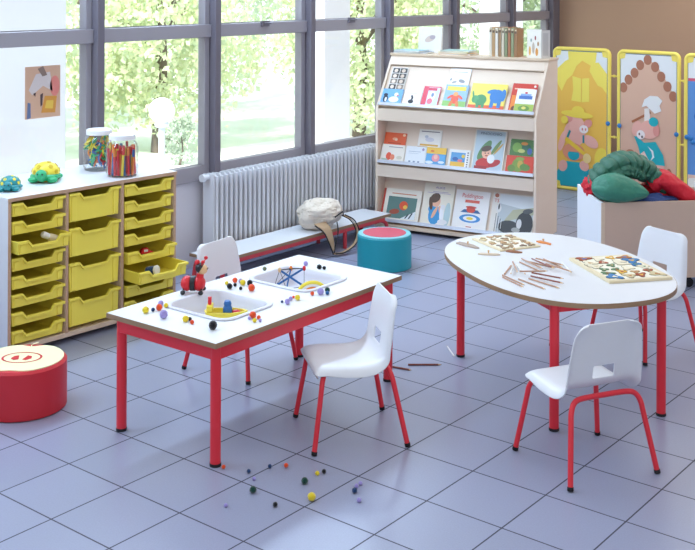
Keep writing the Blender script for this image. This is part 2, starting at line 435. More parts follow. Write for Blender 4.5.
# ------------------------------------------------------------------ radiator
t = thing('radiator', 'long grey-white column radiator under the windows behind the bench', 'radiator', (-2.79, 2.20, 0))
fin = MB(); fin.prism([(-.045, .14), (-.05, .16), (-.05, .63), (-.035, .655), (.035, .655), (.05, .63), (.05, .16), (.045, .14)], -.008, .008, 'y')
fin.tube([(.052, 0, .16), (.052, 0, .64)], .0125, 10); fin.tube([(-.045, 0, .16), (-.045, 0, .64)], .0125, 10)
f0 = fin.build('fin', M['rad'], t)
f0.location = (0, .03, 0)
for i in range(1, 40):
    f = f0.copy(); col.objects.link(f); f.parent = t; f.location = (0, .03+i*.0475, 0)
for z in (.19, .61):
    mb = MB(); mb.tube([(0, .0, z), (0, 1.92, z)], .02, 12); mb.build('header_pipe', M['rad'], t)
mb = MB(); mb.tube([(0, -.045, .632), (0, .0, .632)], .02, 14); mb.tube([(0, -.065, .632), (0, -.042, .632)], .027, 14); mb.build('valve', M['rad'], t)
mb = MB(); mb.box(-.05, -.002, .14, .055, .008, .655); mb.build('end_panel', M['rad'], t)
for y in (.30, .95, 1.6):
    mb = MB(); mb.tube([(0, y, 0), (0, y, .2)], .016, 10); mb.build('foot', M['rad'], t)

# ------------------------------------------------------------------ bench
t = thing('low_bench', 'long low white bench on red tube legs in front of the radiator', 'bench', (0, 0, 0))
mb = MB(); mb.box(-2.69, 1.935, .152, -2.40, 3.81, .172); mb.build('seat_board', M['white_lam'], t, bevel=.002)
mb = MB()
for a in ((-2.692, 1.932, .151, -2.398, 1.936, .1715), (-2.692, 3.809, .151, -2.398, 3.813, .1715), (-2.692, 1.932, .151, -2.689, 3.813, .1715), (-2.401, 1.932, .151, -2.397, 3.813, .1715)): mb.box(*a)
mb.build('edge_band', M['edge'], t)
for x in (-2.414, -2.675):
    mb = MB(); mb.box(x-.012, 2.0, .122, x+.012, 3.74, .1505); mb.build('rail', M['red_bench'], t, bevel=.003)
for x in (-2.412, -2.672):
    for y, d in ((2.02, -1), (3.72, 1)):
        mb = MB(); mb.tube(smooth_path([(x, y-.10*d, .132), (x, y-.02*d, .13), (x, y+.04*d, .10), (x, y+.058*d, .05), (x, y+.065*d, .0)], 5), .015, 12); mb.build('leg', M['red_bench'], t)
for x in (-2.412, -2.672):
    mb = MB(); mb.tube([(x, 3.25, .135), (x, 3.25, 0)], .015, 12); mb.build('leg', M['red_bench'], t)

# ------------------------------------------------------------------ storage unit with trays
CA = R(2.78)
cab = thing('tray_storage_unit', 'beech storage unit with three columns of yellow trays under the window', 'cabinet', (-2.258, .237, 0), -CA)
# local: y runs along the front, -x is depth
DY = [0, .355, .728, 1.114]; DEP = .60; TH = .018; TOP = .852; BOT = .035
def cpart(name, box, m=None, bevel=.0015):
    mb = MB(); mb.box(*box); return mb.build(name, m or M['beech'], cab, bevel=bevel)
cpart('top_board', (-DEP, -TH/2-.004, TOP-.02, .006, DY[3]+TH/2+.004, TOP), M['white_lam'])
cpart('top_edging', (.0055, -TH/2-.004, TOP-.0205, .0085, DY[3]+TH/2+.004, TOP-.0005), M['cab_edge'])
cpart('side_panel', (-DEP, -TH/2, BOT, 0, TH/2, TOP-.02), M['white_lam']); cpart('side_panel', (-DEP, DY[3]-TH/2, BOT, 0, DY[3]+TH/2, TOP-.02))
cpart('side_edging', (0, -TH/2, BOT, .003, TH/2, TOP-.02), M['cab_edge']); cpart('side_edging', (0, DY[3]-TH/2, BOT, .003, DY[3]+TH/2, TOP-.02), M['cab_edge'])
for i in (1, 2): cpart('divider', (-DEP+.01, DY[i]-TH/2, BOT+.025, 0, DY[i]+TH/2, TOP-.02)); cpart('divider_edging', (0, DY[i]-TH/2, BOT+.025, .003, DY[i]+TH/2, TOP-.02), M['cab_edge'])
cpart('bottom_board', (-DEP, TH/2, BOT, 0, DY[3]-TH/2, BOT+.025)); cpart('back_panel', (-DEP, TH/2, BOT+.025, -DEP+.006, DY[3]-TH/2, TOP-.02), M['cab_in'])
for x in (-.06, -DEP+.06):
    for y in (.05, DY[3]-.05):
        mb = MB(); mb.tube([(x, y, 0), (x, y, BOT)], .02, 12); mb.build('foot', M['black'], cab)
def tray_mesh(w, h):
    """front at x=0, centred on y, z=0 at the bottom, rim at z=h"""
    b = MB(); ww = w/2; t_ = .003; D = .42; q = .012
    # body walls (tapered), centre of the front wall dips
    dip = min(.03, h*.42)
    fr = [(-ww+q, 0), (ww-q, 0), (ww-q*.4, h), (ww*.60, h), (ww*.46, h-dip), (-ww*.46, h-dip), (-ww*.60, h), (-ww+q*.4, h)]
    b.prism(fr, -.006, -.002, 'x')
    b.prism([(-ww+q, 0), (ww-q, 0), (ww-q*.4, h), (-ww+q*.4, h)], -D, -D+t_, 'x')
    for s_ in (-1, 1):
        vs = [(-.004, s_*(ww-q), 0), (-D, s_*(ww-q), 0), (-D, s_*(ww-q*.4), h), (-.004, s_*(ww-q*.4), h)]
        vs2 = [(x, y-s_*t_, z) for x, y, z in vs]
        b.add(vs+vs2, [(0, 1, 2, 3), (7, 6, 5, 4), (0, 4, 5, 1), (1, 5, 6, 2), (2, 6, 7, 3), (3, 7, 4, 0)], False)
        b.box(-D, min(s_*(ww-q*.4), s_*ww), h-.006, 0, max(s_*(ww-q*.4), s_*ww), h)      # side rim
        b.box(-.002, min(s_*(ww-q*1.6), s_*(ww*.72)), .006, .003, max(s_*(ww-q*1.6), s_*(ww*.72)), h-.02)  # raised corner rib
    b.box(-D, -ww+q, 0, -.004, ww-q, t_)
    # front lip following the dip
    L = [(-ww, h), (-ww*.60, h), (-ww*.46, h-dip), (ww*.46, h-dip), (ww*.60, h), (ww, h)]
    lo = [(y, z-.014) for y, z in L]
    n = len(L)
    for x0, x1 in ((-.004, .012),):
        vs = [(x, y, z) for x in (x0, x1) for y, z in L+lo]
        fs = []
        for i in range(n-1):
            fs += [(i, i+1, 2*n+i+1, 2*n+i), (2*n+i, 2*n+i+1, 3*n+i+1, 3*n+i), (n+i, 3*n+i, 3*n+i+1, n+i+1), (i, n+i, n+i+1, i+1)]
        fs += [(0, 2*n, 3*n, n), (n-1, 2*n-1, 4*n-1, 3*n-1)]
        b.add(vs, fs, False)
    return b
PIT = (TOP-.02-(BOT+.025))/8
def trays(c, rows, unit, pulls, deep):
    w = DY[c+1]-DY[c]-TH-.008; first = None
    for i in range(rows):
        h = (.158 if deep else .070)
        z = TOP-.02-(i+1)*PIT*unit + (PIT*unit-h) - (.012 if deep else .014)
        if first is None:
            first = tray_mesh(w, h).build('tray', M['tray'], cab, bevel=.0012); o = first
        else:
            o = first.copy(); col.objects.link(o); o.parent = cab
        o.location = (-.004+pulls.get(i, 0), (DY[c]+DY[c+1])/2, z)
trays(0, 8, 1, {0: 0, 2: .055, 3: 0, 1: 0}, False)
trays(1, 4, 2, {}, True)
trays(2, 8, 1, {4: .035, 5: .14, 6: .02}, False)
def cabw(x, y, z): return cab.matrix_basis @ Vector((x, y, z))
bpy.context.view_layer.update()

# things in the trays
def zrow(i): return TOP-.02-(i+1)*PIT+.014
p = cabw(-.02, .275, zrow(2)+.035)
t = thing('glue_bottle', 'cream bottle with a white cap lying in the pulled third tray of the left column', 'bottle', p, -CA)
mb = MB().at(Matrix.Rotation(R(62), 4, 'X')); mb.lathe([(.0, -.09), (.022, -.088), (.024, -.02), (.022, .02), (.013, .032)], 20); mb.build('body', M['puz_wood'], t)
mb = MB().at(Matrix.Rotation(R(62), 4, 'X')); mb.lathe([(.017, .03), (.018, .065), (.013, .072), (0, .073)], 20); mb.build('cap', M['lid_white'], t)
p = cabw(-.035, DY[2]+.2, zrow(4)+.028)
t = thing('toy_car', 'small red and white wooden toy in the fifth tray of the right column', 'toy', p, -CA+R(70))
mb = MB(); mb.prism([(-.04, -.012), (.04, -.012), (.042, .004), (.02, .01), (.008, .028), (-.022, .028), (-.035, .008)], -.018, .018, 'y'); mb.build('body', M['toy_red'], t, bevel=.003)
mb = MB(); mb.box(-.018, -.0185, .008, .006, .0185, .022); mb.build('window', M['toy_white'], t)
for x in (-.024, .024):
    for y in (-.02, .02): mb = MB(); mb.tube([(x, y-.004, -.012), (x, y+.004, -.012)], .011, 14); mb.build('wheel', M['toy_black'], t)
p = cabw(.06, DY[2]+.17, zrow(5)+.04)
t = thing('castanet', 'navy and white rolled toy lying in the pulled sixth tray of the right column', 'toy', p, -CA+R(20))
mb = MB().at(Matrix.Rotation(R(80), 4, 'Y')); mb.lathe([(0, -.035), (.024, -.033), (.028, 0), (.024, .02)], 20); mb.build('body', M['pom_navy'], t)
mb = MB().at(Matrix.Rotation(R(80), 4, 'Y')); mb.lathe([(.024, .02), (.029, .024), (.029, .036), (.018, .04), (0, .04)], 20); mb.build('rim', M['toy_white'], t)

# turtles and jars on top
def turtle(p, rz, k, shellm, bodym, label, spots=None):
    t = thing('toy_turtle', label, 'toy', p, rz)
    b = MB(); b.ball((0, 0, .03*k), .09*k, 24, 14, (1, .95, .3), lambda d: 1)
    for a in (40, 140, 220, 320):
        b.ball((.082*k*math.cos(R(a)), .082*k*math.sin(R(a)), .018*k), .034*k, 14, 10, (1, .9, .5))
    b.ball((.10*k, 0, .05*k), .034*k, 18, 12, (1, .95, .9)); b.ball((.08*k, 0, .035*k), .028*k, 14, 8); b.ball((-.09*k, 0, .02*k), .014*k, 10, 8)
    b.build('body', bodym, t)
    b = MB(); b.ball((-.008*k, 0, .045*k), .078*k, 28, 16, (1, 1, .82), lambda d: 1 if d.z > -.1 else .96)
    sh = b.build('shell', shellm, t)
    if spots:
        for el, n in ((75, 1), (42, 5), (12, 7)):
            for i in range(n):
                a = R(360*i/n+el); e = R(el); d = Vector((math.cos(a)*math.cos(e), math.sin(a)*math.cos(e), math.sin(e)))
                c = Vector((-.008*k, 0, .045*k))+Vector((d.x*.079*k, d.y*.079*k, d.z*.065*k))
                b = MB().at(Matrix.Translation(c) @ d.to_track_quat('Z', 'Y').to_matrix().to_4x4()); b.lathe([(.013*k, -.002), (.013*k, .001), (0, .0015)], 12)
                b.build('shell_spot', spots, sh)
    for y in (-.013, .013):
        b = MB(); b.ball((.128*k, y*k, .058*k), .005*k, 8, 6); b.build('eye', M['toy_black'], t)
    return t
turtle((-2.53, .66, TOP), R(-50), 1.0, M['toy_yellow'], M['toy_green'], 'yellow-shelled green toy turtle on the storage unit near the left end', simple('shell_spot', '#d3b52a') or M['shell_spot'])
turtle((-2.45, .37, TOP), R(-45), .72, M['toy_teal'], M['toy_teal'], 'small dark teal and yellow toy turtle at the left end of the storage unit', M['toy_yellow'])

def jar(p, label, fill):
    t = thing('glass_jar', label, 'jar', p)
    r = .092
    prof = [(0, .004), (r*.86, .004), (r*.98, .02), (r, .05), (r, .165), (r*.92, .19), (r*.72, .205), (r*.72, .215)]
    b = MB(); b.lathe([(0, 0), (r*.9, 0), (r*1.02, .02), (r*1.03, .165), (r*.95, .193), (r*.75, .208), (r*.75, .218)], 36); b.f = [f for f in b.f]
    g = MB(); g.lathe([(.0001, .0), (r*.9, .0), (r*1.02, .018), (r*1.03, .165), (r*.95, .193), (r*.75, .208), (r*.75, .22)], 36)
    g.f.pop(); g.m.pop(); g.c.pop(); g.sm.pop()
    g.build('glass', M['jar_glass'], t)
    b = MB(); b.lathe([(0, .245), (r*.78, .245), (r*.84, .24), (r*.84, .214), (0, .213)], 36); b.build('lid', M['lid_white'], t)
    return t, r
jt, r = jar((-2.603, 1.10, TOP), 'glass jar of tangled coloured plastic shapes with white lid on the storage unit', 0)
rn = random.Random(5)
cols = ['toy_yellow', 'toy_green', 'toy_blue', 'toy_red', 'toy_yellow', 'toy_green', 'toy_orange']
tgrp = 'coloured plastic links inside the left jar'
for k in range(60):
    a = rn.uniform(0, 2*PI); rr = r*.74*math.sqrt(rn.uniform(.2, 1)); z = .02+rn.uniform(0, .155)
    cn = cols[k % 7]; b = MB(); q = rn.uniform(.014, .022)
    ring = [(q*1.3*math.cos(2*PI*i/12), q*.8*math.sin(2*PI*i/12)+.0, 0) for i in range(12)]
    b.tube(ring, .0058, 7, closed=True); b.tube([(q*1.2, 0, 0), (q*2.2, .004, 0)], .0048, 7)
    o = b.build('plastic_link', M[cn], None)
    o.location = (-2.603+rr*math.cos(a)*.9, 1.10+rr*math.sin(a)*.9, TOP+z+.008); o.rotation_euler = (rn.uniform(0, 3), rn.uniform(0, 3), rn.uniform(0, 6))
    cname = cn.split('_')[1]
    tag(o, '%s plastic link among the tangle inside the left glass jar' % cname, 'toy', tgrp)
jt2, r = jar((-2.335, 1.055, TOP), 'glass jar of upright red felt pens with white lid on the storage unit', 0)
pc = ['toy_red', 'toy_red', 'toy_orange', 'toy_red', 'toy_red', 'toy_red', 'toy_blue', 'toy_red', 'toy_orange', 'toy_yellow']
for k in range(46):
    a = k*2.399; rr = r*.84*math.sqrt((k+.5)/46); cn = pc[k % 10]
    b = MB(); h_ = .165+rn.uniform(-.02, .02); tx, ty = rn.uniform(-.006, .006), rn.uniform(-.006, .006)
    b.tube([(0, 0, 0), (tx, ty, h_*.72)], .0075, 8); o = b.build('felt_pen', M[cn], None)
    b = MB(); b.tube([(tx, ty, h_*.72), (tx*1.3, ty*1.3, h_)], .0079, 8); b.build('cap', M[pc[(k*3) % 10]], o)
    o.location = (-2.335+rr*math.cos(a), 1.055+rr*math.sin(a), TOP+.008)
    tag(o, '%s felt pen standing inside the right glass jar' % cn.split('_')[1], 'pen', 'felt pens in the right jar')
# ------------------------------------------------------------------ bookcase
BA = R(9.5)
bc = thing('book_display', 'pale beech sloping book display unit with three shelves of picture books', 'bookcase', (-2.645, 3.93, 0), BA)
BM = Matrix.Translation((-2.645, 3.93, 0)) @ Matrix.Rotation(BA, 4, 'Z')
BW = 1.36
prof = [(0, .04), (-.015, .045), (-.01, .12), (0, .2), (0, .975), (.28, 1.385), (.49, 1.385), (.49, .03), (.02, .03)]
for x in (0, BW-.02):
    mb = MB(); mb.prism(prof, x, x+.02, 'x'); mb.build('side_panel', M['cream_panel'], bc, bevel=.002)
def bpart(name, pts, m=None, x0=.02, x1=BW-.02, bevel=0):
    mb = MB(); mb.prism(pts, x0, x1, 'x'); return mb.build(name, m or M['cream_panel'], bc, bevel=bevel)
bpart('top_board', [(.265, 1.385), (.265, 1.403), (.50, 1.403), (.50, 1.385)], M['beech'], -.006, BW+.006, .002)
bpart('back_panel', [(.478, .04), (.478, 1.385), (.488, 1.385), (.488, .04)])
bpart('base_board', [(-.05, .03), (-.05, .055), (.47, .055), (.47, .03)], M['beech'])
SL = {}
def level(i, P0, P1, fas):
    dw, dz = P1[0]-P0[0], P1[1]-P0[1]; L = math.hypot(dw, dz); e = (dw/L, dz/L); n = (-e[1], e[0])
    SL[i] = (P0, e, n)
    q = lambda t, o: (P0[0]+e[0]*t+n[0]*o, P0[1]+e[1]*t+n[1]*o)
    bpart('display_panel', [q(-.02, 0), q(L, 0), q(L, -.008), q(-.02, -.008)])
    if i != 3: bpart('step_rail', [q(-.01, .0002), q(-.01, .016), q(.145, .016), q(.145, .0002)])
    # lip shelf
    bpart('shelf_board', [q(-.012, -.02), q(-.012, .05), q(-.0, .05), q(-.0, -.02)], M['beech'])
    mb = MB(); mb.prism([q(-.014, .050), q(-.014, .054), q(.012, .054), q(.012, .050)], .02, BW-.02, 'x'); mb.build('shelf_lip', M['metal'], bc)
    bpart('fascia', fas)
    return q
sl = math.hypot(.28, .41); sx, sz = .28/sl, .41/sl
level(1, (.045, .985), (.245, 1.30), [(.277, 1.385), (.277-sx*.085, 1.385-sz*.085), (.292-sx*.085, 1.375-sz*.085), (.295, 1.385)])
level(2, (.045, .53), (.175, .87), [(-.002, .972), (-.002, .875), (.014, .875), (.014, .972)])
level(3, (.02, .065), (.165, .42), [(-.002, .517), (-.002, .425), (.014, .425), (.014, .517)])
bpart('soffit', [(.016, .875), (.016, .882), (.19, .882), (.19, .875)]); bpart('soffit', [(.016, .425), (.016, .432), (.18, .432), (.18, .425)])

def cover(b, w, h, d, base, spine='#efe9df'):
    b.color('#f3f0ea').box(.002, .002, .0015, w-.002, h-.002, d-.0015)
    b.color(base).box(0, 0, d-.0015, w, h, d); b.color(base).box(0, 0, 0, w, h, .0015); b.color(spine).box(0, 0, 0, .0016, h, d)
def E_(cx, cy, rx, ry, a=0, n=16):
    return [(cx+rx*math.cos(2*PI*i/n)*math.cos(a)-ry*math.sin(2*PI*i/n)*math.sin(a), cy+rx*math.cos(2*PI*i/n)*math.sin(a)+ry*math.sin(2*PI*i/n)*math.cos(a)) for i in range(n)]
def RC(x0, y0, x1, y1): return [(x0, y0), (x1, y0), (x1, y1), (x0, y1)]
def book(lv, u, t, w, h, d, off, base, art, label, title=None, spine='#efe9df', sink=.0, tilt=0, group=None, name='picture_book', cat='book'):
    P0, e, n = SL[lv]
    ux = BM.to_3x3() @ Vector((1, 0, 0)); ey = BM.to_3x3() @ Vector((0, e[0], e[1])); nz = ux.cross(ey)
    o = BM @ Vector((u, P0[0]+e[0]*t+n[0]*off, P0[1]+e[1]*t+n[1]*off))
    mx = Matrix((( ux.x, ey.x, nz.x, o.x), (ux.y, ey.y, nz.y, o.y), (ux.z, ey.z, nz.z, o.z), (0, 0, 0, 1)))
    th_ = thing(name, label, cat, matrix=mx, group=group)
    b = MB(); b.color('#f3f0ea').box(.002, .002, .0015, w-.002, h-.002, d-.0015); b.build('pages', M['paint_matte'], th_)
    b = MB(); b.color(base).box(0, 0, d-.0015, w, h, d); b.box(0, 0, 0, w, h, .0015); b.color(spine).box(-.0008, 0, 0, .0016, h, d)
    for k, (pts, c) in enumerate(art):
        b.color(c).poly([(p[0]*w, p[1]*h) for p in pts], d+.0003*(k+1)**.5+.0001*k)
    c_ = b.build('cover', M['paint'], th_, merge=False)
    if title:
        for tt in title:
            body, x, y, size, tc, sxx = tt
            key = 'ink_'+tc
            if key not in M: M[key] = mat('ink_'+tc, '#'+tc, .5)
            text_part('title', body, size*h, M[key], c_, (x*w, y*h, d+.0022+.0001*len(art)), sxx)
    return th_
sk = '#f0b899'
# level 1 ------------------------------------------------------------
book(1, .022, .0, .185, .146, .012, .017, '#6fa8da', [(RC(.02, .02, .98, .98), '#74aede'), (E_(.22, .38, .12, .22), '#20283a'), (E_(.2, .62, .1, .1), '#20283a'), (E_(.24, .34, .05, .14), '#f2f4f6'), (E_(.62, .36, .24, .18), '#f4f6fa'), (E_(.7, .66, .1, .12), '#f6f2f4'), (E_(.78, .6, .05, .04), '#d85a64'), (RC(.0, .0, 1, .12), '#e8f0f7')], 'blue picture book with a black bird and a white bird, left end of top shelf')
book(1, .222, .0, .150, .150, .009, .017, '#f2efec', [(E_(.45, .3, .16, .12), '#23242b'), (E_(.5, .5, .06, .12), '#23242b'), (E_(.46, .62, .06, .06), '#3b3b45'), (RC(.1, .78, .7, .8), '#b9b9c4')], 'white picture book with a small black animal on the top book shelf')
book(1, .380, .0, .148, .188, .012, .017, '#e0526a', [(RC(.3, .05, .97, .95), '#cfe0ee'), (E_(.55, .55, .22, .25), '#f6f2f4'), (E_(.5, .3, .16, .14), '#e66a7c'), (RC(.03, .03, .22, .97), '#de4059'), (RC(.3, .8, .8, .93), '#d03a56'), (E_(.6, .6, .08, .1), '#6e86ad')], 'pink-red picture book with a pale blue panel on the top book shelf')
book(1, .566, .0, .196, .214, .012, .017, '#93b7da', [(RC(0, 0, 1, .34), '#8fbf62'), (RC(.08, .76, .9, .93), '#f3da45'), (E_(.5, .42, .16, .2), '#e5552f'), (E_(.5, .62, .11, .09), '#f0a85a'), (E_(.28, .5, .14, .05, .6), '#e5552f'), (E_(.72, .5, .14, .05, -.6), '#e5552f'), (E_(.36, .2, .07, .16, -.3), '#e07a35'), (E_(.64, .2, .07, .16, .3), '#e07a35'), (RC(.1, .02, .9, .08), '#f3da45')], 'blue-green picture book with an orange bear and yellow title band, top book shelf', spine='#f3efe6')
book(1, .785, .0, .295, .238, .012, .017, '#f3e066', [(RC(0, 0, 1, .22), '#e8663e'), (E_(.32, .4, .17, .2), '#4f9660'), (E_(.17, .42, .1, .14), '#5aa56b'), (E_(.10, .55, .025, .18, .2), '#4f9660'), (RC(.22, .12, .3, .4), '#4f9660'), (RC(.37, .12, .45, .4), '#4f9660'), (E_(.76, .55, .2, .25), '#3f83c8'), (E_(.93, .6, .07, .22), '#3f83c8'), (RC(.6, .14, .7, .5), '#3f83c8'), (RC(.8, .14, .9, .5), '#3f83c8'), (E_(.6, .72, .14, .07, .4), '#3f83c8')], 'wide yellow picture book with green and blue elephants on the top book shelf')
book(1, 1.118, .0, .2, .256, .010, .017, '#cf4234', [(RC(.05, .05, .45, .6), '#e88a3c'), (E_(.22, .15, .12, .1), '#6b3a2a'), (RC(.1, .8, .9, .84), '#f0c8b0'), (E_(.9, .92, .05, .04), '#f2e8e0')], 'tall red picture book behind a smaller one, right end of the top shelf')
book(1, 1.168, .0, .152, .205, .010, .0285, '#f0f2f4', [(RC(0, 0, 1, .38), '#a8bf5a'), (E_(.5, .2, .3, .12), '#6f9a4a'), (E_(.5, .22, .12, .06), '#e0d070'), (RC(.15, .58, .85, .72), '#4f77bd'), (RC(.22, .72, .78, .8), '#8fb0e0'), (E_(.5, .84, .08, .04), '#d04a50')], 'small white picture book with a blue boat, right end of the top shelf')
dark = []
for i in range(2):
    for j in range(4):
        x0, y0 = .06+.47*i, .04+.24*j; dark += [(RC(x0, y0, x0+.42, y0+.21), ['#3c3634', '#8b7b6f', '#5d5048', '#2f2b2c'][(i+j) % 4]), (E_(x0+.2, y0+.1, .12, .08), ['#e8d8c8', '#d7c3b0'][i])]
book(1, .045, .146, .145, .206, .010, .001, '#e6e2dc', dark, 'tall book covered in small dark portraits at the back of the top book shelf, left')
book(1, .563, .146, .178, .222, .010, .001, '#f4f3f1', [(E_(.3, .45, .12, .05, .3), '#9a9a98'), (E_(.65, .5, .16, .07, -.2), '#85868a'), (E_(.5, .3, .18, .03), '#a5a6a8'), (RC(.2, .85, .85, .87), '#7d7d80'), (E_(.12, .55, .04, .06), '#6b6c70')], 'white book with a grey pencil sketch behind the orange bear book')
# level 2 ------------------------------------------------------------
book(2, .028, .146, .195, .102, .010, .001, '#e5602f', [(E_(.5, .5, .12, .12), '#f3b08a'), (E_(.56, .45, .06, .1), '#f7d8c0'), (RC(.2, .14, .8, .2), '#b8431f'), (E_(.9, .84, .07, .1), '#f5c9a5')], 'orange landscape picture book at the back left of the middle book shelf')
book(2, .030, .0, .208, .147, .010, .017, '#efe8dd', [(E_(.34, .34, .12, .22), '#e2593c'), (E_(.5, .3, .1, .16), '#e98a6a'), (RC(.05, .05, .3, .2), '#a8bca8'), (E_(.8, .3, .12, .1), '#d8d2c0'), (RC(.3, .84, .9, .88), '#9a8f90')], 'cream picture book with red figures at the left end of the middle book shelf')
book(2, .246, .0, .178, .148, .009, .017, '#e8edf2', [(RC(.15, .7, .75, .72), '#8fa0b8'), (RC(.15, .6, .65, .615), '#a9b6c8'), (RC(.2, .12, .3, .2), '#7d8ca8'), (RC(.42, .12, .52, .2), '#7d8ca8'), (RC(.64, .12, .74, .2), '#7d8ca8'), (E_(.85, .85, .06, .08), '#a08fb0')], 'pale blue-white book with a few small marks on the middle book shelf')
book(2, .429, .0, .170, .152, .011, .017, '#5fa9dc', [(RC(0, .66, 1, 1), '#f0c24b'), (E_(.5, .45, .2, .2), '#ef9aa0'), (E_(.5, .5, .1, .12), '#f4c7b4'), (E_(.2, .2, .2, .08), '#e8f2f8'), (E_(.8, .24, .16, .07), '#e8f2f8'), (E_(.3, .8, .1, .05), '#e37b3a')], 'yellow and sky-blue picture book with a pink character on the middle book shelf')
book(2, .624, .0, .178, .152, .010, .017, '#f1f0ec', [(RC(.1, .12, .78, .84), '#5d9fd2'), (RC(.1, .12, .78, .35), '#eec04c'), (E_(.32, .5, .14, .1), '#3c68ac'), (E_(.55, .42, .12, .08), '#e9858c'), (E_(.68, .66, .08, .09), '#f0d04e')]+[(RC(.86, .1+.12*i, .93, .16+.12*i), '#5b5b66') for i in range(7)], 'white-bordered picture book with a blue and yellow scene on the middle book shelf')
book(2, .332, .146, .198, .150, .010, .001, '#f3f0ea', [(RC(.1, .1, .9, .2), '#e2b04a'), (E_(.5, .45, .2, .12), '#d8d8e0'), (E_(.35, .6, .08, .08), '#c5ccd8'), (RC(.1, .86, .9, .9), '#6b6670'), (RC(0, 0, 1, .06), '#b98a4a')], 'white landscape picture book with a gold base line, back of the middle shelf')
book(2, .822, .0, .258, .325, .016, .017, '#ece6da', [(RC(.04, .03, .97, .97), '#b9ccd6'), (E_(.36, .5, .3, .12, .9), '#5e8a58'), (E_(.72, .58, .24, .05, .9), '#6f8a4c'), (E_(.8, .55, .2, .03, .8), '#c9a25a'), (E_(.45, .2, .32, .13, .1), '#c9322f'), (E_(.72, .2, .2, .08, .3), '#b52a2c'), (E_(.44, .43, .15, .13), sk), (E_(.42, .54, .17, .07, .2), '#5a4335'), (E_(.60, .30, .12, .11), '#eef0f2'), (E_(.40, .43, .02, .015), '#2a2a2a'), (E_(.5, .43, .02, .015), '#2a2a2a'), (E_(.45, .37, .05, .015), '#b34b42'), (RC(.1, .04, .5, .12), '#a82a2a')], 'large picture book with a child in red on a blue-green cover, middle book shelf',
     title=[('PINOCCHIO', .52, .9, .085, '46556a', 1.15)])
book(2, 1.112, .146, .188, .128, .010, .001, '#4f7f3e', [(E_(.3, .5, .2, .3), '#7fae4c'), (E_(.7, .55, .2, .2, .5), '#2f6a4a'), (E_(.6, .75, .15, .1), '#d88c3a'), (E_(.5, .3, .15, .12), '#c9d07a'), (E_(.85, .3, .1, .2), '#4a6ab0')], 'dark green jungle picture book at the back right of the middle book shelf')
book(2, 1.100, .0, .222, .142, .012, .017, '#d8452c', [(E_(.45, .5, .22, .38), '#7d9a3e'), (E_(.52, .55, .1, .22), '#c9a84a'), (E_(.7, .4, .18, .2, .6), '#5f8a3c'), (E_(.22, .3, .14, .2), '#6b8a3a'), (E_(.5, .84, .16, .1), '#8ba84a')], 'red picture book with a green creature at the front right of the middle book shelf')
# level 3 ------------------------------------------------------------
book(3, .035, .0, .30, .262, .012, .001, '#c9402f', [(RC(.1, .1, .9, .9), '#b93a2c')], 'red-spined picture book hidden behind the fish book at the left of the bottom shelf', spine='#c9402f')
book(3, .060, .0, .318, .262, .014, .0145, '#f0e9dc', [(RC(.1, .1, .9, .76), '#5d7f7a'), (E_(.55, .5, .12, .14), '#e0562e'), (E_(.6, .46, .06, .06), '#f0c24a'), (E_(.32, .3, .14, .08, .2), '#a8523c'), ([(.5, .1), (.9, .1), (.9, .36)], '#e8eef2'), ([(.62, .12), (.66, .12), (.74, .26), (.7, .26)], '#3a4450'), ([(.72, .12), (.76, .12), (.84, .3), (.8, .3)], '#3a4450'), (RC(.18, .84, .86, .87), '#d88a66')], 'cream picture book with orange fish in grey-green water, left of the bottom shelf')
book(3, .388, .0, .262, .340, .014, .001, '#f1ead9', [(E_(.45, .26, .2, .22), '#3f9ad6'), (E_(.36, .4, .14, .1), '#3f9ad6'), (E_(.44, .58, .15, .13), sk), (E_(.40, .66, .17, .11, .3), '#5f4230'), (E_(.28, .52, .06, .16, .3), '#5f4230'), (E_(.44, .32, .05, .16, -.5), sk), (E_(.62, .38, .05, .12, .5), sk), (E_(.68, .3, .07, .22, .1), '#f3f3f4'), (E_(.70, .46, .07, .06), '#eceaea'), (E_(.86, .3, .1, .28), '#b8cfd2'), (E_(.74, .12, .16, .06), '#e8e8ea'), (RC(.3, .80, .8, .81), '#a99bc0'), (RC(.12, .77, .88, .78), '#b5a9c8')], 'cream picture book with a dark-haired girl in a blue dress on the bottom book shelf',
     title=[('ALICE', .52, .9, .07, '8a7bb5', 1.3)])
book(3, .664, .0, .285, .312, .014, .001, '#f4f2f0', [(E_(.5, .3, .31, .105), '#3f8fd0'), (E_(.5, .3, .2, .065), '#eef2f4'), (E_(.5, .3, .1, .035), '#f0d44a'), (RC(.3, .69, .72, .76), '#e26652'), ([(.2, .44), (.8, .44), (.7, .52), (.3, .52)], '#2f5f96'), (E_(.5, .52, .13, .08), '#d8452f'), (E_(.5, .58, .16, .03), '#c9382a'), (RC(.42, .08, .58, .1), '#c04a3c')], 'white picture book with a red title above a blue plate on the bottom book shelf',
     title=[('Paddington', .5, .86, .15, 'd5402f', .84)])
zb = [(RC(.16, .04, .98, .97), '#bfc8cc'), ([(.16, .75), (.98, .62), (.98, .97), (.16, .97)], '#dfe6ea'), ([(.3, .3), (.98, .55), (.98, .72), (.5, .62)], '#b8b89a'), (E_(.8, .3, .2, .3), '#2d2f33'), (E_(.45, .2, .25, .16), '#3b3d40'), (E_(.85, .62, .12, .06, .2), '#4a4d50'), (E_(.68, .3, .06, .12), '#d8d8d8'), (E_(.62, .15, .1, .06), '#a8aaa8')]
for i in range(7): zb.append((RC(.12+.028*i, .06+.04*(i % 3), .132+.028*i, .5-.03*i), ['#2a2a2c', '#e8e8e6'][i % 2]))
zb += [(E_(.17, .62, .06, .1), '#e6e6e4'), (E_(.17, .66, .02, .07), '#2a2a2c'), (E_(.09, .93, .05, .05), '#b9694a')]
book(3, .975, .0, .345, .318, .014, .001, '#ebe6de', zb, 'large picture book with a zebra and dark rocks, right of the bottom shelf', title=[('TS', .1, .80, .12, 'c9402f', 1)])

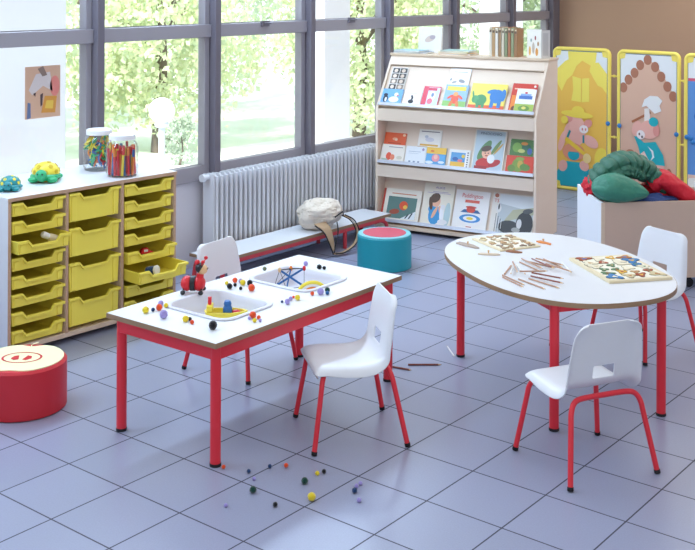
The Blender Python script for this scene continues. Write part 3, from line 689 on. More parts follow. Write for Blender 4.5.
# books on top of the unit
def bt(x, y, z): return BM @ Vector((x, y, z))
TZ = 1.4035
def flat(u, w, wd, dp, h, z, rot, c, label, page='#efece4'):
    th_ = thing('book', label, 'book', bt(u, w, z), BA+R(rot))
    b = MB(); b.color(page).box(.002-wd/2, .002-dp/2, .0012, wd/2-.002, dp/2-.002, h-.0012); b.build('pages', M['paint_matte'], th_)
    b = MB(); b.color(c).box(-wd/2, -dp/2, 0, wd/2, dp/2, .0015); b.box(-wd/2, -dp/2, h-.0015, wd/2, dp/2, h); b.box(-wd/2, -dp/2, 0, -wd/2+.002, dp/2, h); b.build('cover', M['paint'], th_)
flat(.16, .39, .30, .20, .012, TZ, 3, '#7f8896', 'grey book at the bottom of the left flat stack on the display unit')
flat(.14, .385, .24, .19, .012, TZ+.012, -4, '#9cc7d8', 'pale blue book at the top of the left flat stack on the display unit')
flat(.56, .39, .27, .20, .014, TZ, 2, '#e0a878', 'tan book at the bottom of the second flat stack on the display unit')
flat(.55, .385, .26, .19, .012, TZ+.014, -3, '#ead98c', 'pale yellow book in the middle of the second flat stack on the display unit')
flat(.56, .39, .25, .19, .010, TZ+.026, 4, '#a9c9c0', 'pale green book at the top of the second flat stack on the display unit')
def upright(u, w, wd, h, d, rot, c, art, label, lean=0):
    mx = BM @ Matrix.Translation((u, w, TZ)) @ Matrix.Rotation(R(rot), 4, 'Z') @ Matrix.Rotation(R(90-lean), 4, 'X')
    th_ = thing('book', label, 'book', matrix=mx)
    b = MB(); b.color('#f0ede6').box(.002, .002, -d+.0015, wd-.002, h-.002, -.0015); b.build('pages', M['paint_matte'], th_)
    b = MB(); b.color(c).box(0, 0, -.0015, wd, h, 0); b.box(0, 0, -d, wd, h, -d+.0015); b.box(-.001, 0, -d, .001, h, 0)
    for k, (pts, cc) in enumerate(art): b.color(cc).poly([(p[0]*wd, p[1]*h) for p in pts], .0004*(k+1))
    b.build('cover', M['paint'], th_, merge=False)
    return th_
upright(.17, .44, .20, .215, .03, 6, '#efece8', [(E_(.5, .55, .25, .12, .4), '#d8c4b8'), (E_(.6, .6, .12, .08), '#b8a9b0')], 'pale standing picture book behind the left flat stack on the display unit', 6)
upright(1.165, .33, .125, .225, .012, -12, '#f0ece2', [(E_(.2, .25, .08, .16), '#e8b060'), (E_(.45, .35, .09, .2), '#c9b9a8'), (E_(.7, .22, .1, .14), '#e0a050'), (E_(.6, .7, .05, .08), '#a04a4a'), (E_(.3, .62, .06, .06), '#9fb0a8'), (E_(.8, .5, .06, .08), '#b98f6a')], 'cream upright board book with small drawings at the right end of the display unit top')
upright(1.292, .30, .07, .22, .012, 38, '#d8d5d0', [(RC(.2, .1, .8, .9), '#c4c0bc')], 'grey-white upright book open beside the cream board book on top of the display unit')
# row of narrow books, spines to the camera
for i in range(9):
    c = ['#e8e2d2', '#c7a47a', '#efe9dc', '#a98a68', '#d8cdb8', '#8f9a78', '#b0785a', '#98a07c', '#a5805e'][i]
    h = .235-.004*(i % 3)
    th_ = thing('book', '%s slim book, %s from the left in the upright row on the display unit' % (['cream', 'tan', 'ivory', 'brown', 'sand-coloured', 'sage green', 'rust', 'olive green', 'dark tan'][i], ['first', 'second', 'third', 'fourth', 'fifth', 'sixth', 'seventh', 'eighth', 'last'][i]), 'book', bt(.845+i*.0265, .33, TZ), BA, 'slim books in the upright row on top of the display unit')
    b = MB(); b.color('#f0ede6').box(.0015, .003, .002, .0225, .147, h-.004); b.build('pages', M['paint_matte'], th_)
    b = MB(); b.color(c).box(0, 0, 0, .0015, .15, h); b.box(.0225, 0, 0, .024, .15, h); b.box(0, 0, 0, .024, .0016, h)
    b.color('#6d5c4c').box(.004, -.0006, h*.82, .02, 0, h*.9); b.color('#d8c8a8').box(.004, -.0006, h*.9, .02, 0, h*.96)
    b.build('cover', M['paint'], th_)

# ------------------------------------------------------------------ rectangular table
T1R = R(1.1)
T1 = Matrix.Translation((-.82, .645, 0)) @ Matrix.Rotation(T1R, 4, 'Z')
t = thing('play_table', 'rectangular white table on red legs with two sunken basins', 'table', (-.82, .645, 0), T1R)
HX, HY, TT = .336, .662, .525
basins = [(-.025, -.27), (-.03, .29)]; bx, by = .185, .158
mb = MB(); z0, z1 = TT-.022, TT
ys = [-HY, basins[0][1]-by, basins[0][1]+by, basins[1][1]-by, basins[1][1]+by, HY]
mb.box(-HX, ys[0], z0, HX, ys[1], z1); mb.box(-HX, ys[2], z0, HX, ys[3], z1); mb.box(-HX, ys[4], z0, HX, ys[5], z1)
for (cx, cy), a, b_ in ((basins[0], ys[1], ys[2]), (basins[1], ys[3], ys[4])):
    mb.box(-HX, a, z0, cx-bx, b_, z1); mb.box(cx+bx, a, z0, HX, b_, z1)
mb.build('table_top', M['white_lam'], t)
mb = MB(); e = .0015
for q in ((-HX-e, -HY-e, HX+e, -HY), (-HX-e, HY, HX+e, HY+e), (-HX-e, -HY, -HX, HY), (HX, -HY, HX+e, HY)): mb.box(q[0], q[1], z0-.0005, q[2], q[3], z1-.001)
mb.build('edge_band', M['edge'], t)
lx_, ly_ = .290, .614
for q in ((-lx_, -ly_-.021, lx_, -ly_+.01), (-lx_, ly_-.01, lx_, ly_+.021), (-lx_-.021, -ly_, -lx_+.01, ly_), (lx_-.01, -ly_, lx_+.021, ly_)):
    mb = MB(); mb.box(q[0], q[1], z0-.062, q[2], q[3], z0-.0005); mb.build('apron', M['red'], t, bevel=.003)
for x in (-lx_, lx_):
    for y in (-ly_, ly_):
        mb = MB(); mb.tube([(x, y, .01), (x, y, z0-.001)], .0225, 20); l = mb.build('leg', M['red'], t)
        mb = MB(); mb.lathe([(.0235, 0), (.0242, .003), (.0242, .010), (.0235, .013)], 20, x, y); mb.build('foot_cap', M['black'], l)
# basins
def basin(c, label):
    w = T1 @ Vector((c[0], c[1], TT))
    t = thing('plastic_basin', label, 'basin', w, T1R)
    loops = []
    for hx, hy, r, z in ((.183, .156, .055, -.012), (.203, .176, .07, .0008), (.206, .179, .072, .004), (.203, .176, .07, .0085), (.188, .161, .06, .0085), (.182, .155, .056, .004), (.176, .149, .052, -.02), (.162, .135, .045, -.066), (.152, .125, .04, -.075)):
        loops.append(rrect(hx, hy, r, 7, z))
    b = MB(); b.loft(loops, False, True); b.build('shell', M['basin'], t)
    b = MB(); lo = [rrect(.180, .153, .054, 7, -.012), rrect(.180, .153, .054, 7, -.03), rrect(.167, .140, .047, 7, -.071), rrect(.154, .127, .042, 7, -.080)]
    b.loft(lo, False, True); b.build('underside', M['basin'], t)
    return w
b1 = basin(basins[0], 'white plastic basin sunk in the near end of the table, holding a yellow boat')
b2 = basin(basins[1], 'white plastic basin sunk in the far end of the table, holding a rod toy')
BF = TT-.075

# ------------------------------------------------------------------ oval table
T2R = R(-33.05); T2P = (.1217, 1.755)
T2 = Matrix.Translation((*T2P, 0)) @ Matrix.Rotation(T2R, 4, 'Z')
t = thing('oval_table', 'oval white table on four red legs at the right', 'table', (*T2P, 0), T2R)
H2 = .598
def sup(a, b, n=2.35, N=72): return [(a*math.copysign(abs(math.cos(2*PI*i/N))**(2/n), math.cos(2*PI*i/N)), b*math.copysign(abs(math.sin(2*PI*i/N))**(2/n), math.sin(2*PI*i/N))) for i in range(N)]
mb = MB(); mb.prism(sup(.685, .482), H2-.022, H2); mb.build('table_top', M['white_lam'], t)
mb = MB(); o_ = sup(.687, .484); i_ = sup(.6845, .4815); N = len(o_)
mb.add([(x, y, H2-.0225) for x, y in o_]+[(x, y, H2-.0012) for x, y in o_]+[(x, y, H2-.0012) for x, y in i_]+[(x, y, H2-.0225) for x, y in i_], [(k*N+i, k*N+(i+1) % N, ((k+1) % 4)*N+(i+1) % N, ((k+1) % 4)*N+i) for k in range(4) for i in range(N)])
mb.build('edge_band', M['edge'], t)
lx_, ly_ = .507, .278
for q in ((-lx_, -ly_-.012, lx_, -ly_+.012), (-lx_, ly_-.012, lx_, ly_+.012), (-lx_-.012, -ly_, -lx_+.012, ly_), (lx_-.012, -ly_, lx_+.012, ly_)):
    mb = MB(); mb.box(q[0], q[1], H2-.07, q[2], q[3], H2-.0235); mb.build('apron', M['red'], t, bevel=.003)
for x in (-lx_, lx_):
    for y in (-ly_, ly_):
        mb = MB(); mb.tube([(x, y, .01), (x, y, H2-.023)], .0215, 20); l = mb.build('leg', M['red'], t)
        mb = MB(); mb.lathe([(.0225, 0), (.0232, .003), (.0232, .010), (.0225, .013)], 20, x, y); mb.build('foot_cap', M['black'], l)

# ------------------------------------------------------------------ chairs
def chair(label):
    t = thing('stacking_chair', label, 'chair', (0, 0, 0), 0, 'white shell chairs on red legs')
    P = [(.172, .296, .145), (.188, .310, .162), (.192, .329, .172), (.178, .343, .177), (.143, .3455, .181), (.09, .342, .185), (.03, .338, .188), (-.03, .337, .188), (-.070, .343, .187), (-.098, .356, .186), (-.114, .374, .184), (-.120, .386, .183), (-.1235, .396, .182), (-.131, .446, .179), (-.1325, .456, .178), (-.139, .505, .174), (-.146, .550, .168), (-.151, .580, .163), (-.154, .600, .157), (-.156, .614, .146), (-.157, .623, .130), (-.158, .628, .105)]
    U = [-1, -.985, -.94, -.86, -.62, -.34, -.285, -.27, 0, .27, .285, .34, .62, .86, .94, .985, 1]
    vs = []; nu = len(U)
    for i, (x, z, hw) in enumerate(P):
        a = P[max(i-1, 0)]; b = P[min(i+1, len(P)-1)]; tx, tz = b[0]-a[0], b[1]-a[1]; L = math.hypot(tx, tz); nx, nz = tz/L, -tx/L   # points up / forward
        if nz < 0 and i < 8 and nx < 0: pass
        for u in U:
            au = abs(u)
            seat = 1 if i <= 8 else max(0, 1-(i-8)/4)
            curve = .010*au**2*(1 if 3 < i < 18 else .3)
            roll = -((.044 if 4 < i < 11 else .034)*seat+.022*(1-seat))*max(0, (au-.8)/.2)**2
            k = curve+roll
            if i < 3: k *= .3
            vs.append((x+(nx if i > 5 else 0)*k*(1 if i > 8 else .4), u*hw, z+(nz if i <= 11 else nz)*k*(1 if i > 2 else 0)))
    fs = []
    for i in range(len(P)-1):
        for j in range(nu-1):
            if i == 12 and 6 <= j <= 9: continue
            fs.append((i*nu+j, i*nu+j+1, (i+1)*nu+j+1, (i+1)*nu+j))
    mb = MB(); mb.add(vs, fs, True); sh = mb.build('shell', M['chair'], t, subsurf=2, solid=.0065)
    def leg(sx_, sy):
        if sx_ > 0: pts = [(.205, sy*.21, .008), (.172, sy*.178, .225), (.163, sy*.168, .285), (.150, sy*.145, .316), (.142, sy*.11, .324), (.138, sy*.05, .325), (.138, 0, .325)]
        else: pts = [(-.205, sy*.21, .008), (-.160, sy*.178, .225), (-.148, sy*.168, .283), (-.138, sy*.148, .314), (-.131, sy*.115, .323), (-.128, sy*.05, .324), (-.128, 0, .324)]
        b = MB(); b.tube(smooth_path(pts, 5), .0112, 12); l = b.build('leg', M['red'], t)
        b = MB(); q = Vector(pts[1])-Vector(pts[0]); q.normalize(); p = Vector(pts[0])
        b.tube([tuple(p-q*.007), tuple(p-q*.004), tuple(p+q*.009)], [.0115, .0128, .0128], 12); b.build('foot_cap', M['black'], l)
    for sx_ in (1, -1):
        for sy in (1, -1): leg(sx_, sy)
    for y in (-.1, .1):
        b = MB(); b.box(.12, y-.014, .326, .16, y+.014, .338); b.build('mounting_lug', M['chair'], t)
    return t
c0 = chair('white shell chair on red legs at the near right corner of the rectangular table')
c0.location = (-.303, .658, 0); c0.rotation_euler.z = R(232)
for (x, y, a, lb) in ((.648, 1.038, 151.4, 'white shell chair in front of the oval table, handle-slotted back to the camera'),
                      (-1.275, .966, 7, 'white shell chair on red legs behind the rectangular table, facing the camera'),
                      (.243, 2.552, 250, 'white shell chair on red legs behind the oval table, beside the large white bin')):
    c_ = copy_tree(c0); c_.location = (x, y, 0); c_.rotation_euler.z = R(a); c_['label'] = lb
# ------------------------------------------------------------------ stools
def vinyl_stool(p, r, h, m, mtop, label, name='round_stool'):
    t = thing(name, label, 'stool', (*p, 0))
    b = MB(); b.lathe([(r-.008, 0), (r, .006), (r, h-.012), (r-.010, h-.001), (r-.02, h), (0, h)], 56); b.build('body', m, t)
    return t
ax, ay, ar, ah = -1.677, -.088, .205, .225
t = vinyl_stool((ax, ay), ar, ah, M['stool_red'], None, 'round red padded stool with an apple design at the bottom left')
# apple: cream heart-ish outline on top
AR = R(38)
def ap(x, y): return (ar*(x*math.cos(AR)-y*math.sin(AR)), ar*(x*math.sin(AR)+y*math.cos(AR)))
out = []
for i in range(60):
    a = 2*PI*i/60; rr = .93-.18*max(0, math.cos(a-PI/2))**26-.09*max(0, math.cos(a+PI/2))**30
    out.append(ap(rr*math.cos(a), rr*math.sin(a)))
b = MB(); b.prism(out, ah-.0005, ah+.0035); b.build('apple_flesh', M['apple_cream'], t)
b = MB()
for k in range(40):
    a0, a1 = 2*PI*k/40, 2*PI*(k+1)/40
    q = [ap(r_*1.0*math.cos(a), r_*.78*math.sin(a)-.02) for r_, a in ((.46, a0), (.46, a1), (.41, a1), (.41, a0))]
    b.poly(q, ah+.0042)
for s_ in (-1, 1): b.poly([ap(s_*.04+s_*x, y) for x, y in ((0, -.15), (.10, -.2), (.2, -.08), (.16, .08), (.06, .12))], ah+.0042)
b.build('core_outline', M['stool_red'], t, merge=False)
b = MB(); st = smooth_path([ap(.0, .72)+(ah+.005,), ap(-.02, .85)+(ah+.006,), ap(.09, .98)+(ah+.006,)], 5); b.strip(st, (-.6, .8, 0), .016, .003); b.build('stalk', M['apple_cream'], t)
px_, py_, pr, ph = -1.873, 3.02, .19, .235
t = vinyl_stool((px_, py_), pr, ph, M['teal'], None, 'round teal padded stool with a pink top beside the low bench')
b = MB(); b.lathe([(pr-.006, ph-.004), (pr-.006, ph+.002), (pr*.8, ph+.0035), (0, ph+.0035)], 56); b.build('rim_band', M['teal_light'], t)
b = MB(); b.lathe([(pr*.80, ph+.003), (pr*.79, ph+.006), (0, ph+.006)], 48); b.build('pad', M['pink'], t)

# ------------------------------------------------------------------ backpack on the bench
t = thing('backpack', 'slumped beige canvas backpack lying on the low bench, straps hanging to the floor', 'bag', (-2.50, 3.06, .174), R(80))
def bagf(d):
    n = noise.noise(d*1.8+Vector((3, 1, 2)))*.22-.13*abs(noise.noise(Vector((d.x*2.6, d.y*7, d.z*6)))+.3*noise.noise(d*4))
    return 1+n
b = MB(); b.ball((0, 0, .110), .15, 64, 40, (1.2, .95, .76), bagf)
b.v = [(x, y, max(z, .002+.004*math.sin(x*40))) for x, y, z in b.v]; b.build('bag_body', M['canvas'], t)
b = MB(); b.ball((.02, -.035, .132), .125, 56, 30, (1.1, .85, .66), lambda d: 1+noise.noise(d*1.9+Vector((9, 2, 5)))*.2-.10*abs(noise.noise(Vector((d.x*3, d.y*6, d.z*6)))))
b.v = [(x, y, max(z, .012)) for x, y, z in b.v]; b.build('bag_flap', M['canvas'], t)
b = MB(); b.tube(smooth_path([(.02, -.150, .10), (.08, -.150, .125), (.12, -.12, .12), (.155, -.09, .08)], 6), .005, 8); b.build('drawstring', M['strap_dark'], t)
b = MB(); b.strip(smooth_path([(-.10, -.12, .07), (-.075, -.165, .03), (-.05, -.185, -.04), (-.03, -.20, -.13)], 6), (1, .1, 0), lambda s: .12-.10*s, .004); b.build('hanging_flap', M['canvas_tan'], t)
b = MB(); b.tube(smooth_path([(-.155, -.13, .06), (-.11, -.18, .01), (-.075, -.197, -.07), (-.04, -.20, -.145)], 6), .005, 8)
b.tube(smooth_path([(.04, -.15, .06), (.02, -.185, .0), (-.01, -.198, -.07), (-.03, -.20, -.145)], 6), .005, 8); b.build('flap_piping', M['strap_dark'], t)
b = MB(); lp = smooth_path([(.15, -.09, .09), (.20, -.14, .05), (.215, -.18, -.03), (.17, -.195, -.11), (.06, -.20, -.155), (-.03, -.20, -.15)], 7)
b.strip(lp, (.2, .9, .3), .026, .004); b.build('strap', M['canvas_tan'], t)
b = MB(); b.tube([(x+.004, y-.014, z+.004) for x, y, z in lp], .0045, 8); b.tube([(x-.004, y+.012, z-.004) for x, y, z in lp], .0045, 8); b.build('strap_edging', M['strap_dark'], t)

# ------------------------------------------------------------------ play screens
def screen(x0, yy, rz, w, label, art, knobs):
    H_ = 1.375; t = thing('play_screen', label, 'screen', (x0, yy, 0), rz); r = .018
    cr = .045; pth = []
    for cx_, cz_, a0 in ((w-r-cr, H_-r-cr, 0), (r+cr, H_-r-cr, 90), (r+cr, r+cr, 180), (w-r-cr, r+cr, 270)):
        pth += [(cx_+cr*math.cos(R(a0+15*q)), 0, cz_+cr*math.sin(R(a0+15*q))) for q in range(7)]
    b = MB(); b.tube(pth, r, 12, closed=True)
    b.build('frame', M['screen_yellow'], t)
    for x, sx_ in ((.035, 1), (w-.035, -1)):
        for z, sz_ in ((.035, 1), (H_-.035, -1)):
            b = MB(); b.prism([(x, z), (x+sx_*.055, z), (x+sx_*.045, z+sz_*.045), (x, z+sz_*.055)], -.012, -.006, 'y'); b.build('corner_plate', M['screen_yellow'], t)
    b = MB(); b.color('#6a86a0').box(.028, -.006, .03, w-.028, .006, H_-.03); b.color('#e8eff6').box(.04, -.0066, .042, w-.04, .0066, H_-.042)
    pw, ph_ = w-.08, H_-.084
    for k, (pts, c) in enumerate(art):
        y = -.0072-.0004*k; pts = [(min(max(p[0], 0), 1), min(max(p[1], 0), 1)) for p in pts]
        b.color(c).add([(.04+p[0]*pw, y, .042+p[1]*ph_) for p in pts], [tuple(range(len(pts)))], False)
    b.build('picture_panel', M['paint'], t, merge=False)
    for x, z in knobs:
        kb = MB(); kb.ball((x, -.012-.0004*len(art), z), .022, 14, 10, (1, .6, 1)); kb.build('knob', M['blue_knob'], t)
    for z in (.55, 1.12):
        kb = MB(); kb.tube([(w-r, 0, z), (w+.075, 0, z)], .008, 8); kb.tube([(w+.02, 0, z), (w+.04, 0, z)], .013, 8); kb.build('hinge', M['screen_yellow'], t)
    return t
pk, pk2 = '#f0b9ae', '#e29a92'
# straw hut: flaps, curtains; pig in apron dungarees with straw hat
def f1(x, y): return ((x-551)/56., 1-(y-51)/137.)      # drafted on the panel, x 0-1 left to right, y 0-1 bottom to top
def G(f, pts): return [f(*p) for p in pts]
def GE(f, cx, cy, rx, ry, a=0, n=18):
    return [f(cx+rx*math.cos(2*PI*i/n)*math.cos(a)-ry*math.sin(2*PI*i/n)*math.sin(a), cy+rx*math.cos(2*PI*i/n)*math.sin(a)+ry*math.sin(2*PI*i/n)*math.cos(a)) for i in range(n)]
a1 = [(G(f1, [(551, 120), (551, 82), (566, 62), (580, 58), (594, 62), (607, 80), (607, 188), (551, 188)]), '#f4c65a'),
      (G(f1, [(564, 51), (596, 51), (594, 66), (590, 65), (580, 60), (571, 68), (565, 64)]), '#f8e86a'),
      (G(f1, [(572, 56), (574, 65), (569, 75), (563, 80), (557, 92), (553, 86), (551, 78), (551, 70), (561, 61)]), '#f8e86a'),
      (G(f1, [(590, 62), (598, 61), (607, 72), (607, 92), (602, 86), (597, 84), (593, 78), (588, 70)]), '#f8e86a'),
      (G(f1, [(569, 76), (579, 78), (579, 102), (568, 101), (570, 90)]), '#f8e86a'), (G(f1, [(580, 78), (588, 77), (588, 90), (588, 101), (579.6, 102)]), '#f8e86a'),
      (G(f1, [(551, 176), (558, 166), (563, 163), (566, 188), (551, 188)]), '#1fb0c4'), (G(f1, [(563, 163), (582, 163), (595, 176), (604, 182), (607, 188), (555, 188)]), '#1fb0c4'),
      (GE(f1, 602, 158, 8, 12), '#f7e05c'),
      (GE(f1, 572, 134, 12, 13), pk), (GE(f1, 571, 153, 12.5, 9), '#e89d80'), (GE(f1, 571, 156, 6.5, 5.5), '#1fb0c4'), (G(f1, [(564, 150), (578, 150), (578, 153), (564, 153)]), '#e89d80'),
      (GE(f1, 558, 143, 3.5, 11, .3), pk), (GE(f1, 590, 141, 9, 5.5, .5), pk), (GE(f1, 559, 168, 5, 6, .4), pk), (GE(f1, 583, 166, 5.5, 5, .6), pk),
      (G(f1, [(566, 131), (568, 132), (564, 142), (562, 141)]), '#2b8f9c'), (G(f1, [(581, 135), (583, 135), (583, 143), (581, 143)]), '#2b8f9c'),
      (G(f1, [(563, 138), (590, 156), (588, 159), (561, 142)]), '#f3cf49'), (GE(f1, 586, 158, 4.5, 5), '#f5dc9a'),
      (GE(f1, 574, 125, 9, 9), pk), (GE(f1, 587, 123, 5, 4, -.6), pk2), (GE(f1, 566, 119, 4, 4, .6), pk2), (GE(f1, 582.5, 129, 5, 4.2), '#f6eef0'), (GE(f1, 581, 129, .9, 1.4), '#e08f8c'), (GE(f1, 584.5, 129, .9, 1.4), '#e08f8c'),
      (GE(f1, 575, 114.5, 18, 3.6, .05), '#f7e05c'), (GE(f1, 576, 111, 7, 5), '#f7e05c'), (GE(f1, 561, 121, 4, 4), '#f7e05c')]
screen(-2.372, 6.42, 0, .605, 'yellow-framed play screen with a pig in a straw hat painted before a straw hut', a1, [(.585, .675)])
def f2(x, y): return ((x-620)/59., 1-(y-55)/137.)
a2 = [(G(f2, [(620, 90), (631, 78), (640, 66), (649, 58), (660, 66), (668, 78), (679, 96), (679, 192), (620, 192)]), '#dfb9a4')]
for x, y in ((649, 59.5), (641, 65), (635, 73), (628.5, 80), (623, 88), (657, 66), (663.5, 75), (670, 84), (676, 93)): a2.append((GE(f2, x, y, 4.3, 5), '#b0765f'))
a2 += [(G(f2, [(632, 120), (652, 109), (653, 111), (633, 122)]), '#b0704f'),
       (GE(f2, 672, 180, 5, 18), '#b0765f'), (GE(f2, 665, 182, 4, 13), '#dcb8a2'), (GE(f2, 631, 154, 6, 6), '#b0765f'),
       (G(f2, [(643, 106), (646, 98), (652, 94), (660, 94), (665, 98), (662, 103), (664, 108), (657, 111), (648, 104)]), '#eef3f7'),
       (G(f2, [(646, 107), (651, 106), (653, 122), (652, 124), (646, 124)]), '#f2efee'),
       (GE(f2, 657, 163, 10, 10), pk), (GE(f2, 662, 172, 9, 7, .8), '#f3d3c8'), (G(f2, [(634, 132), (646, 140), (658, 138), (666, 150), (668, 160), (655, 160), (643, 157), (640, 145)]), '#22b2c0'),
       (G(f2, [(637, 156), (646, 148), (652, 158), (641, 159)]), '#f3d3c8'), (GE(f2, 638, 127, 5, 8, .3), pk), (GE(f2, 640, 154, 5, 3), pk),
       (GE(f2, 651, 127, 10, 9), pk), (GE(f2, 659, 127, 3.6, 6), pk2), (GE(f2, 656, 119, 5, 4.5), '#22b2c0'), (GE(f2, 642.5, 132.5, 4.5, 4.5), '#f6eef0'), (GE(f2, 641, 132, .9, 1.3), '#5a4b50'), (GE(f2, 644, 134.5, .9, 1.3), '#5a4b50'),
       (G(f2, [(650, 143), (656, 147), (657, 153), (653, 157), (655, 152), (654, 148)]), '#e8f4f8')]
screen(-1.705, 6.42, -R(5), .635, 'yellow-framed play screen with a pig in teal swinging an axe before a log hut', a2, [(.035, .665), (.605, .64)])
a3 = [(RC(0, 0, 1, .84), '#5f97dc'), (RC(0, .84, 1, .86), '#d8607c'), (RC(0, .1, 1, .2), '#e8c9b8'), (E_(.3, .6, .2, .05), '#3a6fc0'), (E_(.1, .12, .2, .06), '#f0efe8')]
screen(-1.03, 6.33, R(4), .60, 'yellow-framed play screen with a blue panel cut by the right edge of the photo', a3, [(.03, .63), (.065, .62), (.085, .59)])

# ------------------------------------------------------------------ big bin of clothes
BR = R(45.6)
t = thing('storage_bin', 'large open wooden bin on castors heaped with clothes at the right', 'bin', (-.405, 3.42, 0), BR)
BWd, BDp, zb0, zb1 = .82, .47, .075, .575
b = MB(); b.box(0, 0, zb0, BWd, .018, zb1); b.build('front_panel', M['bin_panel'], t, bevel=.002)
b = MB(); b.box(0, BDp-.018, zb0, BWd, BDp, zb1); b.build('back_panel', M['bin_panel'], t, bevel=.002)
for x in (-.0185, BWd+.0005):
    b = MB(); b.prism([(-.002, zb0), (-.002, zb1), (.10, zb1+.003), (.22, zb1+.008), (.36, zb1+.018), (BDp, zb1+.035), (BDp, zb0)], x, x+.018, 'x'); b.build('side_panel', M['bin_white'], t, bevel=.002)
b = MB(); b.box(-.019, -.0035, zb0, .006, -.0005, zb1); b.build('corner_edging', M['beech'], t)
b = MB(); b.box(0, .018, zb0, BWd, BDp-.018, zb0+.018); b.build('base_board', M['bin_white'], t)
for x in (.07, BWd-.22):
    for y in (.06, BDp-.06):
        b = MB(); b.tube([(x, y-.014, .03), (x, y+.014, .03)], .03, 18); b.box(x-.012, y-.02, .05, x+.012, y+.02, zb0); b.build('castor', M['black'], t)
BN = Matrix.Translation((-.405, 3.42, 0)) @ Matrix.Rotation(BR, 4, 'Z')
def binw(x, y, z): return BN @ Vector((x, y, z))
def puff(d, f=7, amp=.05):
    lat = math.asin(max(-1, min(1, d.x)))
    return 1-amp*abs(math.cos(lat*f))**6+noise.noise(d*2+Vector((1, 5, 3)))*.14
# quilted jacket: an arched bolster
t = thing('quilted_jacket', 'dark green quilted jacket humped over the heap in the bin', 'jacket', binw(.235, .25, .61), BR)
def bolster(path, rad, nseg, seg=26, quilt=.0, qn=10, sc=(1, 1), sd=0):
    P = [Vector(p) for p in smooth_path(path, nseg)]; n = len(P); loops = []
    for i, p in enumerate(P):
        s_ = i/(n-1); tg = (P[min(i+1, n-1)]-P[max(i-1, 0)]).normalized(); up = Vector((0, 1, 0)) if abs(tg.y) < .9 else Vector((0, 0, 1))
        a = (up-tg*up.dot(tg)).normalized(); c = a.cross(tg)
        rr = rad(s_)*(1-quilt*abs(math.cos(PI*qn*s_))**8)
        lp = []
        for k in range(seg):
            an = 2*PI*k/seg; dd = a*math.cos(an)*sc[0]+c*math.sin(an)*sc[1]
            q = rr*(1+.14*noise.noise(p*9+dd*1.2+Vector((sd, 0, 0)))+.05*noise.noise(p*30+dd*3)-quilt*.8*abs(math.cos(an*2.5+s_*3))**10)
            lp.append(tuple(p+dd*q))
        loops.append(lp)
    b = MB(); b.loft(loops, True, True); return b
b = bolster([(-.20, .02, .02), (-.17, -.01, .09), (-.08, -.02, .155), (.02, 0, .17), (.13, .0, .13), (.22, -.04, .055), (.27, -.08, -.01)], lambda s_: .035+.062*math.sin(PI*min(1, max(0, s_*.9+.06)))**.6, 12, 30, .16, 12, (1.5, .9))
b.build('jacket_body', M['green_quilt'], t)
b = bolster([(-.12, -.10, .08), (-.05, -.10, .135), (.03, -.09, .13), (.10, -.10, .085)], lambda s_: .02+.04*math.sin(PI*s_)**.5, 12, 24, .18, 7, (1.1, .8), 3); b.build('sleeve', M['green_quilt'], t)
b = MB().at(Matrix.Translation((-.045, -.205, .082)) @ Matrix.Rotation(R(35), 4, 'Y')); b.box(-.028, -.002, -.007, .028, .0, .007); b.build('label_tag', M['lid_white'], t)
t = thing('padded_hood', 'smooth sea-green padded hood lying at the front left of the bin', 'clothing', binw(.10, .055, .585), BR+R(-20))
b = MB(); b.ball((0, 0, .075), .125, 56, 34, (1.3, .95, .76), lambda d: 1+noise.noise(d*1.6+Vector((4, 4, 1)))*.10-.035*abs(math.cos(math.atan2(d.y, d.z)*5))**6*(.3+.7*abs(d.x)))
b.v = [(x+max(0, x)*.3, y*(1-max(0, x)*2.2), .01+(z-.01)*(1-max(0, x)*2.3)) for x, y, z in b.v]; b.build('hood_shell', M['green_plain'], t)
t = thing('red_jacket', 'bright red jacket sleeve draped over the right side of the heap in the bin', 'jacket', binw(.48, .20, .56), BR)
b = bolster([(-.08, .0, .08), (-.03, -.02, .125), (.04, -.05, .09), (.12, -.09, .035), (.19, -.11, .005)], lambda s_: .035+.042*math.sin(PI*min(1, s_*.8+.2))**.7, 10, 26, .0, 5, (1.3, .9), 5); b.build('sleeve', M['red_cloth'], t)
b = MB(); b.ball((.0, .05, .03), .11, 36, 20, (1.5, 1, .6), lambda d: 1+noise.noise(d*2.3)*.3); b.build('jacket_body', M['red_cloth'], t)
t = thing('red_scarf', 'bright red cloth showing at the far left corner of the bin', 'clothing', binw(.035, .30, .60), BR)
b = MB(); b.ball((0, .0, .02), .085, 32, 20, (.75, 1.5, .85), lambda d: 1+noise.noise(d*2.7+Vector((2, 2, 2)))*.35); b.build('scarf_folds', M['red_cloth'], t)
t = thing('blue_trousers', 'navy blue cloth peeping out below the green jacket in the bin', 'clothing', binw(.36, .08, .565), BR)
b = MB(); b.ball((0, 0, .0), .09, 32, 20, (1.7, .75, .5), lambda d: 1+noise.noise(d*2.2+Vector((7, 2, 5)))*.35); b.build('cloth_folds', M['blue_cloth'], t)
t = thing('clothes_filling', 'dark clothes packed in the bin under the jackets', 'clothing', binw(.41, .235, .42), BR)
b = MB(); b.ball((0, 0, 0), .2, 32, 20, (1.85, .95, .8), lambda d: 1+noise.noise(d*2.2+Vector((1, 2, 5)))*.12); b.build('cloth_mound', M['blue_cloth'], t)

